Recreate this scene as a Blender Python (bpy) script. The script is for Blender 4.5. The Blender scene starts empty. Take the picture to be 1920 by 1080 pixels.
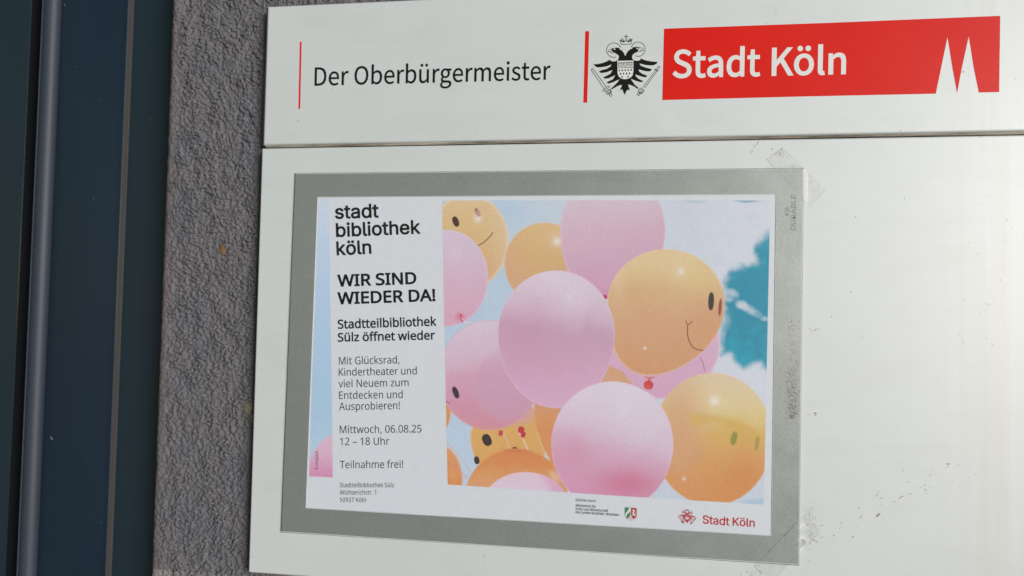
import bpy, math, random
import numpy as np
from mathutils import Vector, Matrix, Euler
from mathutils.geometry import tessellate_polygon

# ------------------------------------------------------------------ camera, world, light
S = bpy.context.scene
C = S.collection
GROUND = 1600.0                       # millimetres from the ground to the top left corner of the silver frame
CAM = np.array([219.857, -482.439, -97.432])      # mm, measured from that corner (x right, y into the wall, z up)
ROT = (math.pi/2 + 0.0452, -0.0170, 0.1484)
FPX = 1450.0                          # focal length in photo pixels (photo 1920 wide)

def W(p):                             # millimetres -> world metres
    return Vector((p[0]*.001, p[1]*.001, (p[2] + GROUND)*.001))

cd = bpy.data.cameras.new('camera')
cam = bpy.data.objects.new('camera', cd); C.objects.link(cam)
cam.location = W(CAM); cam.rotation_euler = ROT
cd.sensor_width = 36.0; cd.lens = FPX/1920*36
cd.clip_start = 0.02; cd.clip_end = 600
cd.dof.use_dof = True; cd.dof.focus_distance = 0.478; cd.dof.aperture_fstop = 5.0
S.camera = cam

SUN_EL, SUN_AZ = math.radians(4), math.radians(46)      # azimuth measured from straight out of the wall towards the right
w = bpy.data.worlds.new('World'); S.world = w; w.use_nodes = True
nt = w.node_tree
for n in list(nt.nodes): nt.nodes.remove(n)
sky = nt.nodes.new('ShaderNodeTexSky'); sky.sky_type = 'NISHITA'; sky.sun_disc = False
sky.sun_elevation = SUN_EL
sdir = Vector((math.sin(SUN_AZ)*math.cos(SUN_EL), -math.cos(SUN_AZ)*math.cos(SUN_EL), math.sin(SUN_EL)))
sky.sun_rotation = math.atan2(sdir.x, sdir.y)
sky.air_density = 1.0; sky.dust_density = 0.3; sky.ozone_density = 1.0
bg = nt.nodes.new('ShaderNodeBackground'); bg.inputs[1].default_value = 0.055
out = nt.nodes.new('ShaderNodeOutputWorld')
nt.links.new(sky.outputs[0], bg.inputs[0]); nt.links.new(bg.outputs[0], out.inputs[0])
sl = bpy.data.lights.new('sun', 'SUN'); sl.energy = 2.7; sl.angle = math.radians(32); sl.color = (1.0, .985, .965)
sun = bpy.data.objects.new('sun', sl); C.objects.link(sun)
sun.rotation_euler = (-sdir).to_track_quat('-Z', 'Y').to_euler(); sun.location = sdir*20
S.view_settings.view_transform = 'Standard'; S.view_settings.look = 'None'
S.view_settings.exposure = 0.76; S.view_settings.gamma = 1.0; S.view_settings.use_curve_mapping = False

# ------------------------------------------------------------------ survey: photo measurement -> point on a plane parallel to the wall
MR = np.array(Euler(ROT, 'XYZ').to_matrix())
def P(px, py, y=0.0):
    d = MR @ np.array([(px-960)/FPX, -(py-540)/FPX, -1.0])
    t = (y - CAM[1])/d[1]
    return CAM + d*t
def pix(X, Y, Z):                     # arrays of mm -> photo pixels
    q = (np.stack([X, Y, Z], -1) - CAM) @ MR
    return 960 + FPX*q[..., 0]/-q[..., 2], 540 - FPX*q[..., 1]/-q[..., 2]
def vx(px0, px1, y):                  # x of a vertical edge seen at px0 (top of photo) and px1 (bottom)
    return (P(px0, 0, y)[0] + P(px1, 1080, y)[0])/2

# ------------------------------------------------------------------ helpers
def tag(o, label=None, cat=None, group=None, kind=None):
    if label: o['label'] = label
    if cat: o['category'] = cat
    if group: o['group'] = group
    if kind: o['kind'] = kind
    return o
def thing(name, base, label=None, cat=None, group=None, kind=None):
    o = bpy.data.objects.new(name, None); C.objects.link(o)
    o.location = W(base); o.empty_display_size = .02
    return tag(o, label, cat, group, kind)
def wloc(o):
    v = Vector(o.location)
    while o.parent: o = o.parent; v += o.location
    return v
def obj(name, verts, faces, mats, parent=None, smooth=False, kind=None, mi=None, label=None):
    """verts in mm -> one mesh object whose origin sits at the middle of the mesh"""
    v = np.asarray(verts, dtype=float).reshape(-1, 3).copy()
    v[:, 2] += GROUND; v *= .001
    c = (v.min(0) + v.max(0))/2
    v -= c
    m = bpy.data.meshes.new(name)
    if isinstance(faces, np.ndarray):             # quads
        n = len(faces)
        m.vertices.add(len(v)); m.vertices.foreach_set('co', v.ravel())
        m.loops.add(n*4); m.loops.foreach_set('vertex_index', faces.ravel())
        m.polygons.add(n); m.polygons.foreach_set('loop_start', np.arange(0, n*4, 4))
        m.update(calc_edges=True)
    else:
        m.from_pydata(v.tolist(), [], faces)
    for mt in (mats if isinstance(mats, (list, tuple)) else [mats]): m.materials.append(mt)
    if mi is not None: m.polygons.foreach_set('material_index', mi)
    if smooth: m.polygons.foreach_set('use_smooth', [True]*len(m.polygons))
    m.update()
    o = bpy.data.objects.new(name, m); C.objects.link(o)
    if parent is not None:
        o.parent = parent; o.location = Vector(c) - wloc(parent)
    else:
        o.location = c
    if kind: o['kind'] = kind
    if label: o['label'] = label
    return o
def area(c):
    return sum(c[i][0]*c[(i+1) % len(c)][1] - c[(i+1) % len(c)][0]*c[i][1] for i in range(len(c)))/2
def inside(p, c):
    x, y = p; r = False; n = len(c)
    for i in range(n):
        x0, y0 = c[i]; x1, y1 = c[(i+1) % n]
        if (y0 > y) != (y1 > y) and x < (x1-x0)*(y-y0)/(y1-y0) + x0: r = not r
    return r
def fill(contours):
    """2D contours with holes -> (points, triangles)"""
    pts, tris = [], []
    order = sorted(contours, key=lambda c: -abs(area(c)))
    outers = []
    for c in order:
        host = [o for o in outers if inside(c[0], o[0])]
        if host and len(host[-1][1:]) >= 0 and not any(inside(c[0], h) for h in host[-1][1:]): host[-1].append(c)
        else: outers.append([c])
    for g in outers:
        base = len(pts)
        L = [[Vector((p[0], p[1], 0)) for p in c] for c in g]
        for t in tessellate_polygon(L): tris.append(tuple(base+i for i in t))
        for c in g: pts += [tuple(p) for p in c]
    return pts, tris
def fill_glyph(contours, sgn):
    """a letter: solid contours turn one way, counters the other"""
    solid = [[c] for c in contours if area(c)*sgn > 0]
    for c in contours:
        if area(c)*sgn <= 0:
            m = (sum(p[0] for p in c)/len(c), sum(p[1] for p in c)/len(c))
            host = [g for g in solid if inside(m, g[0]) or inside(c[0], g[0])]
            if host: min(host, key=lambda g: abs(area(g[0]))).append(c)
    pts, tris, lay = [], [], []           # strokes that cross each other lie a hair apart
    for gi, g in enumerate(solid):
        b = len(pts)
        for t in tessellate_polygon([[Vector((p[0], p[1], 0)) for p in c] for c in g]): tris.append(tuple(b+i for i in t))
        for c in g: pts += [tuple(p) for p in c]; lay += [gi]*len(c)
    return pts, tris, lay
def face_out(pts3, tris):             # make triangles face out of the wall (-y)
    o = []
    for t in tris:
        a, b, c = (np.asarray(pts3[i]) for i in t[:3])
        o.append(t if np.cross(b-a, c-a)[1] < 0 else tuple(t)[::-1])
    return o
def flat(name, contours, y, mat, parent, **k):
    """a printed shape: contours in photo measurement laid on the plane y"""
    pts, tris = fill(contours)
    p3 = [P(p[0], p[1], y) for p in pts]
    return obj(name, p3, face_out(p3, tris), mat, parent, **k)
def ribbon(path, wd, closed=False):
    """a stroke of even width as a list of quads (2D)"""
    out = []
    n = len(path)
    for i in range(n if closed else n-1):
        a = np.array(path[i], float); b = np.array(path[(i+1) % n], float)
        d = b-a; L = np.hypot(*d)
        if L < 1e-6: continue
        d /= L; q = np.array([-d[1], d[0]])*wd/2; e = d*wd*.35
        out.append([tuple(a-e+q), tuple(b+e+q), tuple(b+e-q), tuple(a-e-q)])
    return out
def arc(cx, cy, rx, ry, a0, a1, n=24):
    return [(cx+rx*math.cos(math.radians(a0+(a1-a0)*i/n)), cy+ry*math.sin(math.radians(a0+(a1-a0)*i/n))) for i in range(n+1)]
def multi(name, shapes, y, mat, parent, xf=None, **k):
    """many independent simple outlines joined into one printed mark"""
    pts, tris = [], []
    for s in shapes:
        p, t = fill([s]); b = len(pts)
        pts += p; tris += [tuple(b+i for i in q) for q in t]
    if xf: pts = [xf(p) for p in pts]
    p3 = [P(p[0], p[1], y) for p in pts]
    return obj(name, p3, face_out(p3, tris), mat, parent, **k)
def box(x0, x1, y0, y1, z0, z1, bev=0.0, seg=3):
    """box in mm, its front (y0) edges rounded by bev; returns verts, faces"""
    if bev <= 0:
        v = [(x0,y0,z0),(x1,y0,z0),(x1,y0,z1),(x0,y0,z1),(x0,y1,z0),(x1,y1,z0),(x1,y1,z1),(x0,y1,z1)]
        f = [(0,1,2,3),(5,4,7,6),(1,5,6,2),(4,0,3,7),(3,2,6,7),(4,5,1,0)]
        return v, f
    v, f = [], []
    rings = [(0.0, y1)] + [(bev*(1-math.cos(a)), y0+bev*(1-math.sin(a))) for a in [math.pi/2*i/seg for i in range(seg+1)]]
    for ins, y in rings:
        v += [(x0+ins,y,z0+ins),(x1-ins,y,z0+ins),(x1-ins,y,z1-ins),(x0+ins,y,z1-ins)]
    for r in range(len(rings)-1):
        for i in range(4):
            j = (i+1) % 4
            f.append((r*4+i, r*4+j, r*4+4+j, r*4+4+i))
    n = len(rings)*4
    f.append((n-4, n-3, n-2, n-1)); f.append((3, 2, 1, 0))
    return v, f

# ------------------------------------------------------------------ materials
def mat(name, col, rough=.5, metal=0.0, spec=.5, coat=0.0):
    m = bpy.data.materials.new(name); m.use_nodes = True
    b = m.node_tree.nodes['Principled BSDF']
    b.inputs['Base Color'].default_value = (*col, 1); b.inputs['Roughness'].default_value = rough
    b.inputs['Metallic'].default_value = metal; b.inputs['Specular IOR Level'].default_value = spec
    b.inputs['Coat Weight'].default_value = coat; b.inputs['Coat Roughness'].default_value = .15
    return m
def N(m, t, **k):
    n = m.node_tree.nodes.new(t)
    for a, v in k.items():
        if a.startswith('_'): n.inputs[a[1:].replace('_', ' ')].default_value = v
        else: setattr(n, a, v)
    return n
def coord(m, scale=(1, 1, 1)):        # world position in metres, so the grain never depends on the object's origin
    g = N(m, 'ShaderNodeNewGeometry'); mp = N(m, 'ShaderNodeMapping'); mp.inputs['Scale'].default_value = scale
    m.node_tree.links.new(g.outputs['Position'], mp.inputs['Vector']); return mp.outputs[0]
def noise(m, sc, det=3, rough=.5, scale=(1, 1, 1), dist=0.0):
    n = N(m, 'ShaderNodeTexNoise'); n.inputs['Scale'].default_value = sc; n.inputs['Detail'].default_value = det
    n.inputs['Roughness'].default_value = rough; n.inputs['Distortion'].default_value = dist
    m.node_tree.links.new(coord(m, scale), n.inputs['Vector']); return n.outputs[0]
def ramp(m, src, stops):
    r = N(m, 'ShaderNodeValToRGB'); e = r.color_ramp.elements
    while len(e) < len(stops): e.new(.5)
    for i, (p, c) in enumerate(stops):
        e[i].position = p; e[i].color = (*(c if isinstance(c, tuple) else (c, c, c)), 1)
    m.node_tree.links.new(src, r.inputs[0]); return r.outputs[0]
def mixc(m, fac, a, b, mode='MIX'):
    x = N(m, 'ShaderNodeMix', data_type='RGBA', blend_type=mode)
    for i, s in ((0, fac), (6, a), (7, b)):
        if isinstance(s, (int, float)): x.inputs[i].default_value = s
        elif isinstance(s, tuple): x.inputs[i].default_value = (*s, 1)
        else: m.node_tree.links.new(s, x.inputs[i])
    return x.outputs[2]
def setin(m, name, src): m.node_tree.links.new(src, m.node_tree.nodes['Principled BSDF'].inputs[name])
def bump(m, src, strength, dist):
    b = N(m, 'ShaderNodeBump'); b.inputs['Strength'].default_value = strength; b.inputs['Distance'].default_value = dist
    m.node_tree.links.new(src, b.inputs['Height']); setin(m, 'Normal', b.outputs[0])
def lin(r, g, b): return tuple((c/255/12.92 if c <= 10 else ((c/255+.055)/1.055)**2.4) for c in (r, g, b))

# white enamelled sign sheet: faint mottling, streaks of grime
M_sign = mat('white_enamel', (.78, .80, .785), .38, spec=1.0)
M_sign.node_tree.nodes['Principled BSDF'].inputs['Coat Weight'].default_value = 1.0; M_sign.node_tree.nodes['Principled BSDF'].inputs['Coat Roughness'].default_value = .57; M_sign.node_tree.nodes['Principled BSDF'].inputs['Coat IOR'].default_value = 1.85
c1 = ramp(M_sign, noise(M_sign, 9, 5, .6, (1, 1, .35)), [(.3, (.635, .685, .695)), (.7, (.67, .72, .73))])
c2 = mixc(M_sign, ramp(M_sign, noise(M_sign, 420, 2, .5), [(.66, 0.0), (.80, 1.0)]), c1, (.66, .67, .645))
sx_ = N(M_sign, 'ShaderNodeSeparateXYZ'); M_sign.node_tree.links.new(N(M_sign, 'ShaderNodeNewGeometry').outputs['Position'], sx_.inputs[0])
mr_ = N(M_sign, 'ShaderNodeMapRange'); mr_.inputs[1].default_value = .395; mr_.inputs[2].default_value = .425; M_sign.node_tree.links.new(sx_.outputs[0], mr_.inputs[0])
run_ = N(M_sign, 'ShaderNodeMath', operation='MULTIPLY'); M_sign.node_tree.links.new(mr_.outputs[0], run_.inputs[0])
M_sign.node_tree.links.new(ramp(M_sign, noise(M_sign, 110, 4, .6, (1, 1, .03)), [(.42, 0.0), (.62, .55)]), run_.inputs[1])   # rain runs at the right
c3 = mixc(M_sign, run_.outputs[0], c2, (.60, .60, .56))
wipe_ = ramp(M_sign, noise(M_sign, 14, 5, .7, (1.0, 1, 3.2), .6), [(.50, 0.0), (.72, .35)])   # faint grime left by wiping
setin(M_sign, 'Base Color', mixc(M_sign, wipe_, c3, (.56, .59, .585)))
setin(M_sign, 'Roughness', ramp(M_sign, noise(M_sign, 60, 4, .6), [(.3, .34), (.7, .42)]))
bump(M_sign, noise(M_sign, 900, 2), .08, .0002)
M_edge = mat('sign_edge_bare', (.40, .36, .29), .7)
setin(M_edge, 'Base Color', ramp(M_edge, noise(M_edge, 300, 4, .7, (.12, 1, 3)), [(.35, (.10, .085, .065)), (.52, (.36, .32, .26)), (.7, (.50, .46, .39))]))
M_core = mat('sign_edge_brown', (.09, .055, .03), .8)
M_dark = mat('dark_gap', (.02, .018, .016), .9)
M_red = mat('red_print', (.75, .012, .008), .40, spec=.3)
setin(M_red, 'Base Color', ramp(M_red, noise(M_red, 30, 4), [(.3, (.70, .008, .003)), (.7, (.74, .012, .005))]))
M_black = mat('black_print', (.010, .009, .009), .42, spec=.2)
M_ink = mat('poster_ink', (.010, .010, .011), .7, spec=.25)
M_inkred = mat('poster_red_ink', (.50, .012, .02), .6)
M_inkgreen = mat('poster_green_ink', (.02, .25, .10), .6)
M_inkblue = mat('poster_pale_line', (.20, .22, .24), .6)
M_white = mat('white_print', (.78, .79, .78), .38, spec=1.0)
M_paper = mat('poster_paper', (.70, .715, .78), .55)
setin(M_paper, 'Base Color', ramp(M_paper, noise(M_paper, 260, 4, .7), [(.3, (.68, .72, .79)), (.7, (.715, .755, .825))]))
bump(M_paper, noise(M_paper, 25, 3), .25, .0006)
M_silver = mat('silver_frame', (.36, .38, .37), .42, metal=.7)
s1 = ramp(M_silver, noise(M_silver, 900, 3, .7), [(.35, (.435, .48, .48)), (.65, (.515, .56, .555))])
s2 = mixc(M_silver, ramp(M_silver, noise(M_silver, 330, 2, .5, dist=1.0), [(.68, 0.0), (.76, .7)]), s1, (.55, .56, .54))
setin(M_silver, 'Base Color', s2)
setin(M_silver, 'Roughness', ramp(M_silver, noise(M_silver, 45, 4, .7), [(.3, .345), (.7, .41)]))
bump(M_silver, noise(M_silver, 700, 3, .6), .15, .0003)
M_print = mat('silver_frame_print', (.29, .305, .30), .6, metal=.3)
M_grime = mat('grime', (.30, .26, .21), .9)
M_grime2 = mat('grey_grime', (.46, .46, .43), .9)
M_speck = mat('dark_speck', (.13, .12, .11), .9)
M_rim = mat('clear_edge_highlight', (.75, .76, .75), .25)
M_leaf = mat('dry_leaf', (.32, .15, .05), .8)
setin(M_leaf, 'Base Color', ramp(M_leaf, noise(M_leaf, 900, 3), [(.3, (.15, .085, .04)), (.7, (.27, .15, .065))]))
M_fluff = mat('cobweb_fluff', (.30, .27, .20), .95)
def film(name, op, rough, tint=(.8, .8, .78), spec=1.0):
    m = bpy.data.materials.new(name); m.use_nodes = True; t = m.node_tree
    for n in list(t.nodes): t.nodes.remove(n)
    o = t.nodes.new('ShaderNodeOutputMaterial'); tr = t.nodes.new('ShaderNodeBsdfTransparent')
    di = t.nodes.new('ShaderNodeBsdfDiffuse'); di.inputs[0].default_value = (*tint, 1)
    gl = t.nodes.new('ShaderNodeBsdfGlossy'); gl.inputs['Roughness'].default_value = rough
    fr = t.nodes.new('ShaderNodeFresnel'); fr.inputs[0].default_value = 1.45
    ge = t.nodes.new('ShaderNodeNewGeometry'); mi = t.nodes.new('ShaderNodeMapRange')      # same reflectance from either side of a thin film
    mi.inputs[3].default_value = 1.45; mi.inputs[4].default_value = 1/1.45
    t.links.new(ge.outputs['Backfacing'], mi.inputs[0]); t.links.new(mi.outputs[0], fr.inputs[0])
    mm = t.nodes.new('ShaderNodeMath'); mm.operation = 'MULTIPLY'; mm.inputs[1].default_value = spec
    a = t.nodes.new('ShaderNodeMixShader'); a.inputs[0].default_value = op
    b = t.nodes.new('ShaderNodeMixShader')
    t.links.new(tr.outputs[0], a.inputs[1]); t.links.new(di.outputs[0], a.inputs[2])
    t.links.new(fr.outputs[0], mm.inputs[0]); t.links.new(mm.outputs[0], b.inputs[0])
    t.links.new(a.outputs[0], b.inputs[1]); t.links.new(gl.outputs[0], b.inputs[2]); t.links.new(b.outputs[0], o.inputs[0])
    return m
M_film = film('clear_film', .0, .42, spec=1.2)
M_tape = film('clear_tape', .07, .42, (.66, .66, .62), spec=.9)
tape_tree = M_tape.node_tree
tape_mix = [n for n in tape_tree.nodes if n.type == 'MIX_SHADER'][0]
tape_tree.links.new(ramp(M_tape, noise(M_tape, 220, 4, .6, dist=1.5), [(.42, .03), (.6, .10), (.72, .26)]), tape_mix.inputs[0])
tape_bump = N(M_tape, "ShaderNodeBump"); tape_bump.inputs["Strength"].default_value = .5; tape_bump.inputs["Distance"].default_value = .0006
tape_tree.links.new(noise(M_tape, 160, 3, .5, (1, 1, .4)), tape_bump.inputs['Height'])
tape_tree.links.new(tape_bump.outputs[0], [n for n in tape_tree.nodes if n.type == 'BSDF_GLOSSY'][0].inputs['Normal'])
M_tapeedge = film('tape_edge_dirt', .20, .4, (.34, .32, .28))
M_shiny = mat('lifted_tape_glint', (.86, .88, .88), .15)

M_plaster = mat('dark_render', (.10, .095, .105), .85, spec=.3)
p1 = ramp(M_plaster, noise(M_plaster, 500, 4, .7), [(.3, lin(90, 89, 93)), (.7, lin(121, 119, 123))])
p2 = mixc(M_plaster, ramp(M_plaster, noise(M_plaster, 26, 3, .6), [(.42, 0.0), (.70, .45)]), p1, lin(90, 94, 106))
PLX = N(M_plaster, 'ShaderNodeSeparateXYZ')
M_plaster.node_tree.links.new(N(M_plaster, 'ShaderNodeNewGeometry').outputs['Position'], PLX.inputs[0])
bump(M_plaster, noise(M_plaster, 1500, 4, .7), .5, .0004)
M_frame = mat('anthracite_blue_profile', (.020, .040, .065), .28, spec=.6)
setin(M_frame, 'Base Color', ramp(M_frame, noise(M_frame, 7, 3, .5, (1, 1, .3)), [(.3, (.008, .020, .037)), (.7, (.011, .025, .045))]))
setin(M_frame, 'Roughness', ramp(M_frame, noise(M_frame, 30, 4), [(.3, .25), (.7, .36)]))
M_frame2 = mat('anthracite_green_profile', (.013, .027, .038), .35, spec=.5)
M_bead = mat('anthracite_bead', (.032, .042, .062), .55, spec=.45)
M_gasket = mat('black_gasket', (.006, .008, .012), .7, spec=.2)
M_glint = mat('profile_edge_glint', (.22, .28, .38), .4, metal=.3)  # light bluish colour painting the glint on profile edges
M_glint2 = mat('dusty_profile_edge', (.056, .054, .052), .7)
M_ground = mat('grey_pavement', (.22, .21, .20), .9)
setin(M_ground, 'Base Color', ramp(M_ground, noise(M_ground, 5, 5), [(.3, (.42, .42, .42)), (.7, (.52, .52, .52))]))
bump(M_ground, noise(M_ground, 200, 4), .5, .002)

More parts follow.
